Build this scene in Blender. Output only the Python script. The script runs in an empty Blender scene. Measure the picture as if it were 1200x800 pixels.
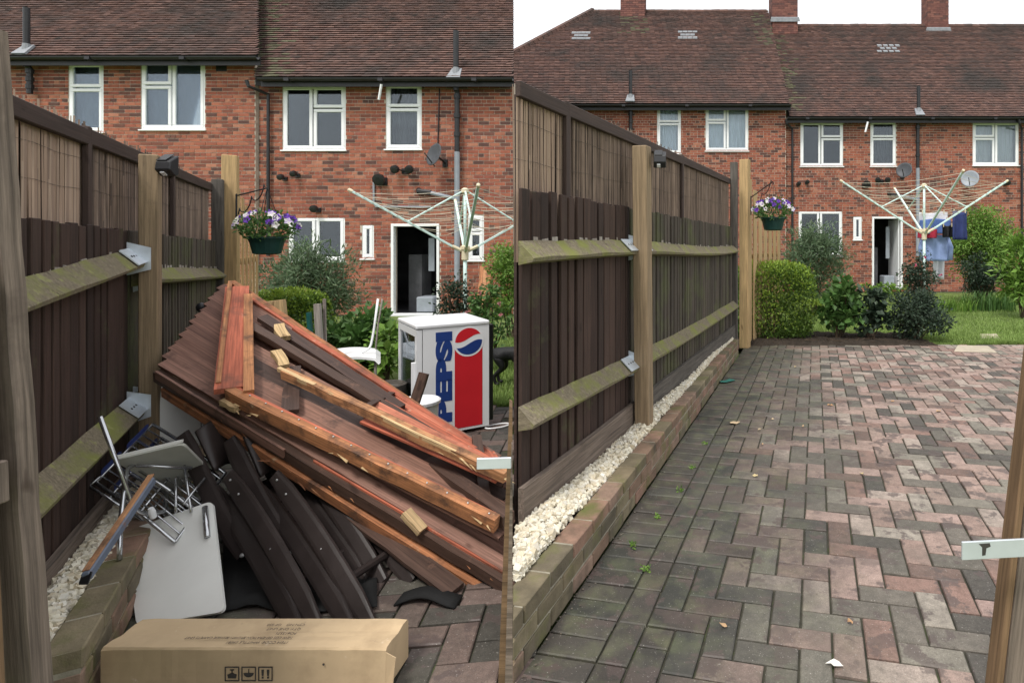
import bpy, bmesh, math, random
from mathutils import Vector, Matrix, noise as mnoise

scene = bpy.context.scene
COL = scene.collection
V = Vector
PI = math.pi
R = math.radians

# ------------------------------------------------------------------ camera
FPX, CX, CY, CAMH = 700.0, 800.0, 285.0, 1.5      # focal length and principal point in photo pixels
cd = bpy.data.cameras.new("camera")
cam = bpy.data.objects.new("camera", cd)
COL.objects.link(cam)
cam.location = (0, 0, CAMH)
cam.rotation_euler = (R(90), 0, 0)
cd.sensor_width = 36.0
cd.lens = FPX / 1200 * 36.0
cd.shift_x = (600 - CX) / 1200
cd.shift_y = (CY - 400) / 1200
cd.clip_start = 0.05
cd.clip_end = 600
scene.camera = cam
scene.render.resolution_x, scene.render.resolution_y = 1024, 682

# ------------------------------------------------------------------ overcast sky and soft sun
SUN_EL, SUN_AZ = R(58), R(205)
w = bpy.data.worlds.new("World")
scene.world = w
w.use_nodes = True
nt = w.node_tree
nt.nodes.clear()
out = nt.nodes.new("ShaderNodeOutputWorld")
bg = nt.nodes.new("ShaderNodeBackground")
sky = nt.nodes.new("ShaderNodeTexSky")
sky.sky_type = 'NISHITA'
sky.sun_disc = False
sky.sun_elevation = SUN_EL
sky.sun_rotation = SUN_AZ
sky.air_density = 1.0
sky.dust_density = 3.0
mx = nt.nodes.new("ShaderNodeMixRGB")
mx.inputs[0].default_value = 0.86
mx.inputs[2].default_value = (8.9, 8.95, 9.05, 1)      # even cloud cover over the clear sky
nt.links.new(sky.outputs[0], mx.inputs[1])
nt.links.new(mx.outputs[0], bg.inputs[0])
bg.inputs[1].default_value = 0.086
nt.links.new(bg.outputs[0], out.inputs[0])
sd = bpy.data.lights.new("sun", 'SUN')
sd.energy = 1.5
sd.angle = R(12)
sd.color = (1.0, 0.96, 0.9)
sun = bpy.data.objects.new("sun", sd)
COL.objects.link(sun)
sun.rotation_euler = (R(90) - SUN_EL, 0, PI - SUN_AZ)
sun.location = (0, -5, 12)
scene.view_settings.view_transform = 'Standard'
scene.view_settings.look = 'None'
scene.view_settings.gamma = 1.0
scene.view_settings.exposure = 0.88
scene.view_settings.use_curve_mapping = False
scene.render.engine = 'CYCLES'

# ------------------------------------------------------------------ helpers
def P(px, py, Y):
    return V(((px - CX) / FPX * Y, Y, CAMH - (py - CY) / FPX * Y))
def G(px, py, z=0.0):
    Y = (CAMH - z) * FPX / (py - CY)
    return V(((px - CX) / FPX * Y, Y, z))
def PXX(px, Y):
    return (px - CX) / FPX * Y
def ZY(py, Y):
    return CAMH - (py - CY) / FPX * Y
def topx(p):
    return CX + p[0] / p[1] * FPX, CY + (CAMH - p[2]) / p[1] * FPX

ORG = {}
PMI = {}        # inverse placement of parts that are themselves rotated
def tag(o, label=None, cat=None, group=None, kind=None):
    if label: o["label"] = label
    if cat: o["category"] = cat
    if group: o["group"] = group
    if kind: o["kind"] = kind
    return o
def thing(name, label, cat, loc=(0, 0, 0), group=None):
    o = bpy.data.objects.new(name, None)
    o.empty_display_size = 0.1
    COL.objects.link(o)
    o.location = loc
    ORG[o.name] = V(loc)
    tag(o, label, cat, group)
    return o
def org(o):
    return ORG.get(o.name, V((0, 0, 0))) if o else V((0, 0, 0))

def link(name, me, mat, parent=None, M=None):
    o = bpy.data.objects.new(name, me)
    COL.objects.link(o)
    if mat and not me.materials:
        me.materials.append(mat)
    po = V((0, 0, 0))
    if parent:
        o.parent = parent
        po = org(parent)
    if M is not None:
        # parents carry no rotation when they have children placed by matrix
        pm = PMI.get(parent.name) if parent else None
        o.matrix_basis = (pm if pm is not None else Matrix.Translation(-po)) @ M
        PMI[o.name] = M.inverted()
    return o

class MB:
    def __init__(s):
        s.v = []; s.f = []
    def add(s, vs, fs):
        n = len(s.v)
        s.v += [tuple(p) for p in vs]
        s.f += [tuple(i + n for i in f) for f in fs]
        return s
    def box8(s, c):
        return s.add(c, [(0, 3, 2, 1), (4, 5, 6, 7), (0, 1, 5, 4), (1, 2, 6, 5), (2, 3, 7, 6), (3, 0, 4, 7)])
    def box(s, a, b):
        (x0, y0, z0), (x1, y1, z1) = a, b
        return s.box8([(x0, y0, z0), (x1, y0, z0), (x1, y1, z0), (x0, y1, z0), (x0, y0, z1), (x1, y0, z1), (x1, y1, z1), (x0, y1, z1)])
    def obox(s, c, ax, ay, az):
        c, ax, ay, az = V(c), V(ax), V(ay), V(az)
        return s.box8([c - ax - ay - az, c + ax - ay - az, c + ax + ay - az, c - ax + ay - az, c - ax - ay + az, c + ax - ay + az, c + ax + ay + az, c - ax + ay + az])
    def tube(s, pts, r, n=8, cap=True):
        pts = [V(p) for p in pts]
        rs = r if isinstance(r, (list, tuple)) else [r] * len(pts)
        prev = None
        rings = []
        for i, p in enumerate(pts):
            if i == 0: d = pts[1] - pts[0]
            elif i == len(pts) - 1: d = pts[-1] - pts[-2]
            else: d = (pts[i + 1] - pts[i]).normalized() + (pts[i] - pts[i - 1]).normalized()
            d.normalize()
            if prev is None:
                a = d.orthogonal().normalized()
            else:
                a = (prev - d * prev.dot(d))
                a = a.normalized() if a.length > 1e-6 else d.orthogonal().normalized()
            prev = a
            b = d.cross(a)
            rings.append([p + (a * math.cos(2 * PI * k / n) + b * math.sin(2 * PI * k / n)) * rs[i] for k in range(n)])
        vs = [q for rg in rings for q in rg]
        fs = []
        for i in range(len(rings) - 1):
            for k in range(n):
                k2 = (k + 1) % n
                fs.append((i * n + k, i * n + k2, (i + 1) * n + k2, (i + 1) * n + k))
        if cap:
            fs.append(tuple(range(n))[::-1])
            fs.append(tuple((len(rings) - 1) * n + k for k in range(n)))
        return s.add(vs, fs)
    def lathe(s, base, prof, n=16, axis=None):
        base = V(base)
        az = V(axis).normalized() if axis else V((0, 0, 1))
        ax = az.orthogonal().normalized(); ay = az.cross(ax)
        vs = []
        for r, h in prof:
            for k in range(n):
                a = 2 * PI * k / n
                vs.append(base + az * h + ax * r * math.cos(a) + ay * r * math.sin(a))
        fs = []
        for i in range(len(prof) - 1):
            for k in range(n):
                k2 = (k + 1) % n
                fs.append((i * n + k, i * n + k2, (i + 1) * n + k2, (i + 1) * n + k))
        fs.append(tuple(range(n))[::-1]); fs.append(tuple((len(prof) - 1) * n + k for k in range(n)))
        return s.add(vs, fs)
    def prism(s, poly, ext):
        ext = V(ext)
        n = len(poly)
        vs = [V(p) for p in poly] + [V(p) + ext for p in poly]
        fs = [tuple(range(n))[::-1], tuple(range(n, 2 * n))]
        for k in range(n):
            k2 = (k + 1) % n
            fs.append((k, k2, k2 + n, k + n))
        return s.add(vs, fs)
    def build(s, name, mat, parent=None, smooth=False, bevel=0, M=None, seg=1):
        me = bpy.data.meshes.new(name)
        po = org(parent)
        pm = PMI.get(parent.name) if parent else None
        if M is None and pm is not None:
            vs = [tuple(pm @ V(p)) for p in s.v]
        elif M is None:
            vs = [(p[0] - po.x, p[1] - po.y, p[2] - po.z) for p in s.v]
        else:
            vs = s.v
        me.from_pydata(vs, [], s.f)
        bm = bmesh.new(); bm.from_mesh(me)
        bmesh.ops.recalc_face_normals(bm, faces=bm.faces)
        if bevel:
            bmesh.ops.bevel(bm, geom=list(bm.edges), offset=bevel, segments=seg, affect='EDGES', clamp_overlap=True)
        bm.to_mesh(me); bm.free()
        if smooth:
            for p in me.polygons: p.use_smooth = True
        me.update()
        o = link(name, me, mat, parent, M)
        ORG[o.name] = po
        return o

BEAMS = {}
def frame(d, up):
    x = V(d).normalized()
    z = V(up); z = (z - x * z.dot(x)).normalized()
    y = z.cross(x)
    return x, y, z
def beam(name, parent, p0, p1, wd, th, up, mat, bevel=0.003, wob=0.0, rnd=None):
    """a board: local x runs along its length, y across (wd), z through (th, along up); origin mid-length"""
    p0, p1 = V(p0), V(p1)
    L = (p1 - p0).length
    x, y, z = frame(p1 - p0, up)
    c = (p0 + p1) / 2
    M = Matrix(((x.x, y.x, z.x, c.x), (x.y, y.y, z.y, c.y), (x.z, y.z, z.z, c.z), (0, 0, 0, 1)))
    key = (round(L, 3), round(wd, 3), round(th, 3), bevel, mat.name, round(wob, 4), rnd)
    if key not in BEAMS:
        m = MB()
        if wob:
            n = max(3, int(L / 0.12)); rr = random.Random(str(key))
            secs = []
            for i in range(n + 1):
                xx = -L / 2 + L * i / n
                dy, dz = rr.uniform(-wob, wob), rr.uniform(-wob, wob) * .5
                secs.append([(xx, -wd / 2 + dy, -th / 2 + dz), (xx, wd / 2 + dy * .6, -th / 2 + dz), (xx, wd / 2 + dy * .6, th / 2 + dz), (xx, -wd / 2 + dy, th / 2 + dz)])
            vs = [q for s_ in secs for q in s_]
            fs = [(0, 1, 2, 3), tuple(n * 4 + k for k in (3, 2, 1, 0))]
            for i in range(n):
                for k in range(4):
                    fs.append((i * 4 + k, (i + 1) * 4 + k, (i + 1) * 4 + (k + 1) % 4, i * 4 + (k + 1) % 4))
            m.add(vs, fs)
        else:
            m.box((-L / 2, -wd / 2, -th / 2), (L / 2, wd / 2, th / 2))
        me = bpy.data.meshes.new(name)
        me.from_pydata(m.v, [], m.f)
        bm = bmesh.new(); bm.from_mesh(me)
        bmesh.ops.recalc_face_normals(bm, faces=bm.faces)
        if bevel and not wob:
            bmesh.ops.bevel(bm, geom=list(bm.edges), offset=bevel, segments=1, affect='EDGES', clamp_overlap=True)
        bm.to_mesh(me); bm.free()
        me.materials.append(mat)
        BEAMS[key] = me
    o = link(name, BEAMS[key], mat, parent, M)
    ORG[o.name] = c
    return o

# ------------------------------------------------------------------ materials
def newmat(name):
    m = bpy.data.materials.new(name)
    m.use_nodes = True
    t = m.node_tree
    b = t.nodes["Principled BSDF"]
    return m, t, b
def N(t, typ, **kw):
    n = t.nodes.new(typ)
    for k, v in kw.items():
        setattr(n, k, v)
    return n
def ramp(t, fac, cols, interp='LINEAR'):
    r = N(t, "ShaderNodeValToRGB")
    e = r.color_ramp.elements
    r.color_ramp.interpolation = interp
    if len(cols) == 1: cols = cols * 2
    n = len(cols)
    for i, c in enumerate(cols):
        pos = i / n if interp == 'CONSTANT' else i / (n - 1)
        if i < 2:
            e[i].position = pos; el = e[i]
        else:
            el = e.new(pos)
        el.color = (*c, 1)
    t.links.new(fac, r.inputs[0])
    return r.outputs[0]
def mth(t, op, a, b=0.0, c=None):
    n = N(t, "ShaderNodeMath", operation=op)
    for i, v in enumerate((a, b) if c is None else (a, b, c)):
        if isinstance(v, (int, float)): n.inputs[i].default_value = v
        else: t.links.new(v, n.inputs[i])
    return n.outputs[0]
def mixc(t, f, a, b, mode='MIX'):
    n = N(t, "ShaderNodeMixRGB", blend_type=mode)
    for i, v in enumerate((f, a, b)):
        if isinstance(v, (int, float)): n.inputs[i].default_value = v
        elif isinstance(v, tuple): n.inputs[i].default_value = (*v, 1)
        else: t.links.new(v, n.inputs[i])
    return n.outputs[0]
def noise(t, vec, scale, detail=4, rough=.55):
    n = N(t, "ShaderNodeTexNoise")
    n.inputs["Scale"].default_value = scale
    n.inputs["Detail"].default_value = detail
    n.inputs["Roughness"].default_value = rough
    if vec is not None: t.links.new(vec, n.inputs["Vector"])
    return n.outputs[0]
def rand01(t):
    g = N(t, "ShaderNodeNewGeometry"); o = N(t, "ShaderNodeObjectInfo")
    return mth(t, 'FRACT', mth(t, 'ADD', g.outputs["Random Per Island"], o.outputs["Random"]))
def objvec(t, stretch=(1, 1, 1)):
    tc = N(t, "ShaderNodeTexCoord"); o = N(t, "ShaderNodeObjectInfo")
    mp = N(t, "ShaderNodeMapping")
    t.links.new(tc.outputs["Object"], mp.inputs[0])
    mp.inputs["Scale"].default_value = stretch
    ad = N(t, "ShaderNodeVectorMath", operation='ADD')
    cb = N(t, "ShaderNodeCombineXYZ")
    k = mth(t, 'MULTIPLY', o.outputs["Random"], 57.0)
    for i in range(3): t.links.new(k, cb.inputs[i])
    t.links.new(mp.outputs[0], ad.inputs[0]); t.links.new(cb.outputs[0], ad.inputs[1])
    return ad.outputs[0]
def worldvec(t):
    return N(t, "ShaderNodeNewGeometry").outputs["Position"]
def thr(t, f, lo, hi):
    n = N(t, "ShaderNodeMapRange")
    n.inputs[1].default_value = lo; n.inputs[2].default_value = hi
    n.clamp = True
    t.links.new(f, n.inputs[0])
    return n.outputs[0]
def pmat(name, cols, rough=.8, nscale=8, namt=.3, bump=.15, bscale=60, stretch=(1, 1, 1), interp='LINEAR', spots=(), spec=.3, metal=0.0, bdist=.004, world=False, trans=0.0, rvar=.1):
    """colours drawn per piece, uneven tone, fine relief and patches (colour, scale, low, high)"""
    m, t, b = newmat(name)
    vec = worldvec(t) if world else objvec(t, stretch)
    c = ramp(t, rand01(t), cols, interp)
    n1 = noise(t, vec, nscale, 5, .6)
    k = thr(t, n1, .25, .75)
    c = mixc(t, 1.0, c, ramp(t, k, [(1 - namt,) * 3, (1 + namt * .6,) * 3]), 'MULTIPLY')
    if stretch[1] > 12:
        gv = objvec(t, (1.1, 55, 55))
        c = mixc(t, 1.0, c, ramp(t, thr(t, noise(t, gv, 2.4, 5, .7), .3, .7), [(.55,) * 3, (1.2,) * 3]), 'MULTIPLY')
        kn = thr(t, noise(t, objvec(t, (3.2, 9, 9)), 2.2, 2, .4), .70, .76)
        c = mixc(t, mth(t, 'MULTIPLY', kn, .7), c, mixc(t, 1.0, c, (.35, .3, .28), 'MULTIPLY'))
    for col, sc, lo, hi in spots:
        f = thr(t, noise(t, worldvec(t), sc, 6, .65), lo, hi)
        c = mixc(t, f, c, col)
    t.links.new(c, b.inputs["Base Color"])
    n2 = noise(t, vec, bscale, 4, .6)
    t.links.new(thr(t, n2, 0.0, 1.0), b.inputs["Roughness"])
    rr = N(t, "ShaderNodeMapRange")
    rr.inputs[3].default_value = max(.02, rough - rvar); rr.inputs[4].default_value = min(1, rough + rvar)
    t.links.new(n1, rr.inputs[0]); t.links.new(rr.outputs[0], b.inputs["Roughness"])
    b.inputs["Specular IOR Level"].default_value = spec
    b.inputs["Metallic"].default_value = metal
    if bump:
        bp = N(t, "ShaderNodeBump")
        bp.inputs["Strength"].default_value = bump
        bp.inputs["Distance"].default_value = bdist
        t.links.new(n2, bp.inputs["Height"]); t.links.new(bp.outputs[0], b.inputs["Normal"])
    if trans:
        tr = N(t, "ShaderNodeBsdfTranslucent")
        t.links.new(c, tr.inputs[0])
        ms = N(t, "ShaderNodeMixShader"); ms.inputs[0].default_value = trans
        t.links.new(b.outputs[0], ms.inputs[1]); t.links.new(tr.outputs[0], ms.inputs[2])
        t.links.new(ms.outputs[0], t.nodes["Material Output"].inputs[0])
    return m
WST = (0.9, 14, 14)       # grain along local x
MOSS = (.13, .16, .035)
ALGAE = (.055, .065, .035)
m_brick = pmat("house_brick", [(0.1953, 0.0725, 0.0493), (0.3116, 0.1042, 0.0651), (0.3627, 0.1283, 0.0772), (0.2511, 0.0837, 0.0558), (0.3301, 0.1135, 0.0716), (0.1116, 0.0558, 0.0465), (0.2976, 0.0967, 0.0623), (0.3999, 0.1721, 0.1116), (0.1581, 0.0688, 0.0521), (0.3441, 0.1116, 0.067), (0.279, 0.0911, 0.0632), (0.372, 0.1395, 0.0856)], .88, 14, .3, .3, 90, spots=[((.10, .055, .045), .9, .58, .8), ((.46, .36, .30), 2.2, .72, .86)], interp='CONSTANT')
m_chimbrick = pmat("sooty_chimney_brick", [(.15, .07, .06), (.19, .085, .07), (.12, .062, .056), (.22, .10, .08), (.17, .075, .065)], .9, 14, .3, .3, 90, interp='CONSTANT')  # darker brick tones than the house walls
m_mortar = pmat("mortar", [(.56, .48, .40)], .95, 20, .3, .3, 120, world=True)
m_tile = pmat("roof_tile", [(.115, .068, .058), (.14, .08, .066), (.155, .088, .072), (.125, .072, .062), (.145, .08, .064), (.105, .065, .057), (.175, .102, .084), (.13, .075, .062)], .85, 9, .3, .3, 70, spots=[((.06, .05, .046), .55, .46, .66), ((.05, .044, .04), 2.4, .56, .72), ((.21, .20, .155), 5, .68, .77), ((.30, .29, .24), 16, .70, .76)], interp='CONSTANT')
m_moss_tile = pmat("mossy_tile", [(.12, .115, .07), (.15, .14, .09), (.11, .09, .065)], .95, 12, .3, .3, 60)
m_upvc = pmat("white_window_frame", [(.86, .87, .88)], .35, 3, .05, .0, 40, spec=.5)
m_lead = pmat("lead_flashing", [(.25, .265, .285)], .55, 8, .3, .2, 30, spec=.5)
m_black = pmat("black_plastic", [(.018, .018, .02)], .45, 8, .3, .05, 60, spec=.45)
m_greypipe = pmat("grey_plastic_pipe", [(.30, .33, .37)], .45, 8, .15, .0, 60)
m_dish = pmat("dark_grey_dish", [(.075, .08, .09)], .5, 8, .2, .0, 60)
m_room = pmat("dark_interior", [(.012, .012, .014)], .9, 3, .4, .0)
m_room2 = pmat("grey_interior", [(.12, .12, .13)], .9, 3, .5, .0)
m_curtain = pmat("pale_curtain", [(.74, .80, .86)], .9, 5, .35, .0, stretch=(18, 1, .5))  # curtain cloth, its pale blue also standing in for sky reflections
m_net = pmat("white_net_curtain", [(.62, .64, .66)], .9, 5, .3, .0, stretch=(22, 1, .4))
m_teal = pmat("faded_teal_curtain", [(.16, .22, .22)], .9, 5, .5, .0)
m_picket = pmat("dark_stained_picket", [(.070, .041, .032), (.052, .031, .025), (.088, .053, .041), (.040, .025, .021), (.076, .047, .037)], .8, 5, .45, .35, 40, WST, spots=[((.085, .09, .04), 2.5, .6, .75)])
m_picket_old = pmat("grey_brown_picket", [(.10, .08, .062), (.07, .058, .047), (.13, .104, .083), (.084, .072, .054)], .88, 5, .45, .35, 40, WST, spots=[((.10, .11, .045), 2.2, .5, .72)])
m_bare = pmat("bare_weathered_wood", [(.36, .31, .27), (.42, .38, .34)], .9, 6, .4, .3, 40, WST)
m_rail = pmat("mossy_rail", [(.21, .175, .115), (.24, .20, .14)], .92, 5, .4, .3, 40, WST, spots=[((.19, .20, .055), 5, .46, .64), ((.26, .26, .10), 17, .58, .68), ((.09, .072, .05), 4, .6, .74)])
m_post = pmat("treated_post", [(.34, .245, .15), (.30, .22, .135)], .8, 4, .3, .25, 30, WST, spots=[((.20, .15, .10), 5, .6, .75)])
m_newwood = pmat("new_honey_timber", [(.56, .38, .19), (.60, .42, .22), (.52, .35, .17)], .75, 4, .25, .2, 30, WST, spots=[((.33, .20, .09), 9, .7, .8)])
m_oldpost = pmat("old_grey_post", [(.13, .115, .10)], .95, 4, .5, .5, 30, WST)
m_gate = pmat("weathered_gate_timber", [(.235, .185, .15), (.20, .155, .125)], .85, 3.2, .6, .5, 26, (.7, 22, 22), spots=[((.08, .06, .048), 3, .55, .78), ((.24, .17, .11), 2.0, .62, .8)])
m_gateb = pmat("brown_gate_timber", [(.22, .135, .075), (.18, .11, .06)], .75, 3.2, .4, .3, 26, WST)
m_cap = pmat("brown_capping", [(.075, .05, .042), (.06, .04, .034)], .75, 4, .3, .2, 30, WST)
m_reed = pmat("reed", [(0.43, 0.3096, 0.2279), (0.3698, 0.2623, 0.1978), (0.4816, 0.3526, 0.2666), (0.3182, 0.2279, 0.1763), (0.4128, 0.2924, 0.2193), (0.4472, 0.3311, 0.2537), (0.2752, 0.1978, 0.1548)], .85, 3, .22, .1, 40, (10, 10, 1), interp='CONSTANT')
m_reed_old = pmat("weathered_reed", [(0.261, 0.189, 0.144), (0.2115, 0.153, 0.1188), (0.315, 0.234, 0.18), (0.1665, 0.1215, 0.0972), (0.243, 0.1755, 0.135), (0.288, 0.216, 0.171), (0.135, 0.1008, 0.0828)], .88, 3, .4, .1, 40, (9, 9, 1.6), interp='CONSTANT')
m_galv = pmat("galvanised_steel", [(.68, .74, .80)], .42, 9, .2, .05, 30, spec=.5, metal=.45)
m_galvd = pmat("painted_steel_latch", [(.62, .66, .70)], .4, 7, .15, .03, 30, spec=.5, metal=.35, spots=[((.12, .11, .11), 22, .66, .72)])
m_chrome = pmat("chrome_tube", [(.55, .56, .58)], .22, 6, .15, .0, 30, spec=.6, metal=.9, rvar=.08)
m_kerb = pmat("mossy_wall_brick", [(.22, .145, .10), (.20, .16, .10), (.26, .16, .115), (.17, .14, .09), (.23, .19, .12), (.28, .19, .14), (.15, .125, .085)], .93, 10, .4, .5, 70, spots=[((.13, .135, .045), 5, .5, .72), ((.06, .055, .04), 3.2, .55, .75)], interp='CONSTANT', bdist=.008)
m_kmortar = pmat("old_mortar", [(.34, .31, .24)], .95, 20, .4, .4, 120, world=True)
m_gravel = pmat("cream_gravel", [(.66, .60, .46), (.72, .68, .56), (.58, .50, .36), (.76, .73, .64), (.62, .57, .48)], .85, 30, .15, .15, 90)
m_soil = pmat("soil", [(.045, .034, .025)], .98, 9, .5, 1.0, 40, world=True, bdist=.03)
m_bed = pmat("sand_bed", [(.055, .053, .038)], .98, 14, .5, .6, 90, world=True, spots=[((.06, .08, .025), 6, .55, .7)])
m_grit = pmat("brown_grit", [(.16, .13, .10), (.09, .075, .06), (.24, .21, .17)], .95, 30, .3, .2)
m_ground = pmat("turf_soil", [(.13, .18, .05)], .98, 3, .5, .6, 60, world=True, spots=[((.09, .075, .05), 1.1, .62, .75)])
m_grass = pmat("grass_blades", [(.18, .28, .065), (.24, .35, .085), (.30, .40, .12), (.15, .24, .055)], .6, 2, .2, .0, trans=.3, spec=.3)
m_slab = pmat("pale_paving_slab", [(.46, .40, .31)], .9, 5, .3, .4, 60)
m_card = pmat("cardboard", [(.52, .385, .235)], .85, 3, .16, .08, 60, spots=[((.40, .29, .175), 5, .5, .72), ((.22, .165, .11), 9, .64, .76), ((.63, .52, .38), 14, .64, .72)])
m_ink = pmat("black_print", [(.05, .045, .04)], .8, 30, .3, .0)
m_white = pmat("white_laminate", [(.84, .84, .80)], .38, 2.5, .1, .02, 20, spec=.45, spots=[((.55, .53, .48), 9, .72, .82)])
m_whitegrey = pmat("grey_table_underside", [(.44, .44, .39)], .7, 4, .2, .05, 30)
m_fridge = pmat("white_enamel", [(.80, .81, .83)], .32, 2, .06, .01, 20, spec=.5, spots=[((.62, .62, .62), 7, .72, .85)])
m_blue = pmat("navy_print", [(.018, .05, .22)], .45, 4, .1, .0)
m_red = pmat("red_print", [(.62, .02, .03)], .45, 4, .1, .0)
m_wprint = pmat("white_print", [(.82, .83, .85)], .45, 4, .05, .0)
m_brownpl = pmat("dark_brown_plastic", [(.036, .0265, .0245), (.029, .0215, .020)], .45, 6, .35, .12, 90, spec=.4, spots=[((.09, .08, .075), 26, .74, .8)])
m_screw = pmat("steel_screw", [(.5, .5, .5)], .4, 6, .1, .0, metal=.7)
m_bluepl = pmat("blue_plastic", [(.03, .045, .16)], .45, 6, .2, .0)
m_bluebar = pmat("painted_blue_grey_metal", [(0.144, 0.171, 0.225)], .55, 5, .3, .1, 40, spots=[((.25, .13, .08), 8, .6, .72)])
m_shiplap = pmat("shed_board_brown", [(.24, .122, .088), (.29, .155, .112), (.20, .105, .08), (.33, .185, .135)], .7, 4, .45, .3, 30, WST, spots=[((.05, .036, .032), 7, .56, .74), ((.27, .15, .11), 9, .64, .8)])
m_shedred = pmat("shed_board_red", [(.58, .175, .10), (.50, .14, .08), (.63, .23, .14)], .75, 4, .45, .25, 30, WST, spots=[((.17, .075, .05), 6, .52, .72), ((.48, .26, .18), 14, .62, .72)])
m_frame = pmat("orange_brown_batten", [(.52, .235, .105), (.46, .19, .085), (.40, .155, .07), (.57, .29, .14)], .75, 4, .55, .35, 30, WST, spots=[((.09, .05, .034), 7, .5, .68), ((.42, .27, .16), 13, .62, .72)])
m_dkframe = pmat("dark_wet_batten", [(.10, .058, .042), (.075, .045, .036)], .6, 4, .4, .3, 30, WST, spots=[((.18, .10, .07), 9, .62, .74)])
m_splint = pmat("fresh_split_wood", [(.66, .47, .26), (.60, .42, .22)], .85, 6, .3, .4, 30, WST)
m_ribs = pmat("ribbed_cladding", [(.24, .125, .092), (.29, .155, .115), (.20, .105, .08), (.33, .18, .135)], .75, 4, .4, .3, 30, WST, spots=[((.09, .055, .045), 7, .58, .74)])
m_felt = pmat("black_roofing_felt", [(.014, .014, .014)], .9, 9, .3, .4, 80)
m_alu = pmat("mint_dryer_arm", [(.58, .76, .71), (.64, .80, .76)], .45, 5, .15, .0)
m_cord = pmat("cream_cord", [(.62, .56, .44)], .9, 9, .2, .0)
m_cream = pmat("yellowed_plastic", [(.70, .62, .44)], .55, 9, .1, .0)
m_pot = pmat("dark_green_pot", [(.012, .05, .042)], .5, 9, .2, .05)
m_iron = pmat("black_iron", [(.015, .015, .016)], .6, 9, .2, .1)
m_pans = pmat("violet_petal", [(.16, .05, .42), (.10, .03, .30), (.20, .08, .5), (.05, .02, .12)], .7, 9, .2, .0, trans=.2, interp='CONSTANT')
m_pansw = pmat("white_petal", [(.76, .72, .74), (.72, .70, .62), (.6, .5, .72)], .7, 9, .1, .0, trans=.2, interp='CONSTANT')
m_pink = pmat("pink_petal", [(.55, .06, .16), (.62, .16, .24)], .7, 9, .1, .0, trans=.2)
m_pinkpale = pmat("faded_pink_petal", [(.45, .16, .18), (.5, .26, .26)], .7, 9, .1, .0, trans=.2)
def leafmat(name, cols, trans=.25, rough=.5, spots=()):
    return pmat(name, cols, rough, 3, .25, .0, trans=trans, spec=.35, spots=spots)
m_lf_bud = leafmat("grey_green_leaf", [(.10, .165, .085), (.15, .22, .115), (.075, .125, .062), (.21, .27, .16)])
m_lf_hedge = leafmat("bright_hedge_leaf", [(.08, .155, .022), (.11, .20, .028), (.055, .11, .018), (.15, .25, .04)])
m_lf_dark = leafmat("dark_leaf", [(.030, .055, .032), (.045, .075, .042), (.022, .04, .026), (.065, .095, .055)], .15)
m_lf_mid = leafmat("mid_green_leaf", [(.07, .155, .038), (.10, .205, .05), (.055, .12, .032), (.14, .25, .065)])
m_lf_lime2 = leafmat("young_hedge_leaf", [(0.2295, 0.34, 0.0425), (0.289, 0.408, 0.0595), (0.187, 0.289, 0.034)])
m_lf_lime = leafmat("lime_leaf", [(.15, .28, .042), (.20, .34, .058), (.10, .20, .036), (.25, .38, .08)])
m_stem = pmat("woody_stem", [(.07, .05, .035), (.10, .07, .045)], .9, 9, .4, .3, 40)
m_dog = pmat("black_fur", [(.010, .010, .011)], .55, 20, .4, .5, 120, (1, 1, 1), bdist=.01)
m_bag = pmat("green_plastic_bag", [(.02, .11, .10)], .4, 5, .3, .1, 15)
m_denim = pmat("dark_blue_cloth", [(.035, .05, .16)], .9, 6, .3, .1)
m_ltblue = pmat("light_blue_cloth", [(.27, .36, .62)], .9, 6, .2, .1)
m_redcl = pmat("red_cloth", [(.36, .025, .05)], .9, 6, .25, .1)
m_whcl = pmat("white_cloth", [(.70, .70, .76)], .9, 6, .15, .1)
m_midbl = pmat("mid_blue_cloth", [(.10, .17, .42)], .9, 6, .25, .1)
m_leafdry = pmat("dry_leaf", [(.60, .50, .28), (.42, .24, .12), (.68, .62, .44)], .8, 9, .3, .1)
m_paper = pmat("scrap_paper", [(.74, .72, .66)], .8, 9, .1, .1)
m_tarp = pmat("green_cloth_scrap", [(.03, .16, .13)], .8, 9, .3, .2)

# glass that shows what stands behind it and mirrors the sky
m_glass, t, b = newmat("window_glass")
t.nodes.remove(b)
lw = N(t, "ShaderNodeFresnel"); lw.inputs[0].default_value = 1.55
ff = mth(t, 'ADD', mth(t, 'MULTIPLY', lw.outputs[0], .9), .02)
tr = N(t, "ShaderNodeBsdfTransparent"); tr.inputs[0].default_value = (.93, .96, .97, 1)
gl = N(t, "ShaderNodeBsdfGlossy"); gl.inputs["Roughness"].default_value = .02
gl.inputs[0].default_value = (.72, .78, .84, 1)
ms = N(t, "ShaderNodeMixShader")
t.links.new(ff, ms.inputs[0]); t.links.new(tr.outputs[0], ms.inputs[1]); t.links.new(gl.outputs[0], ms.inputs[2])
t.links.new(ms.outputs[0], t.nodes["Material Output"].inputs[0])

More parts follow.
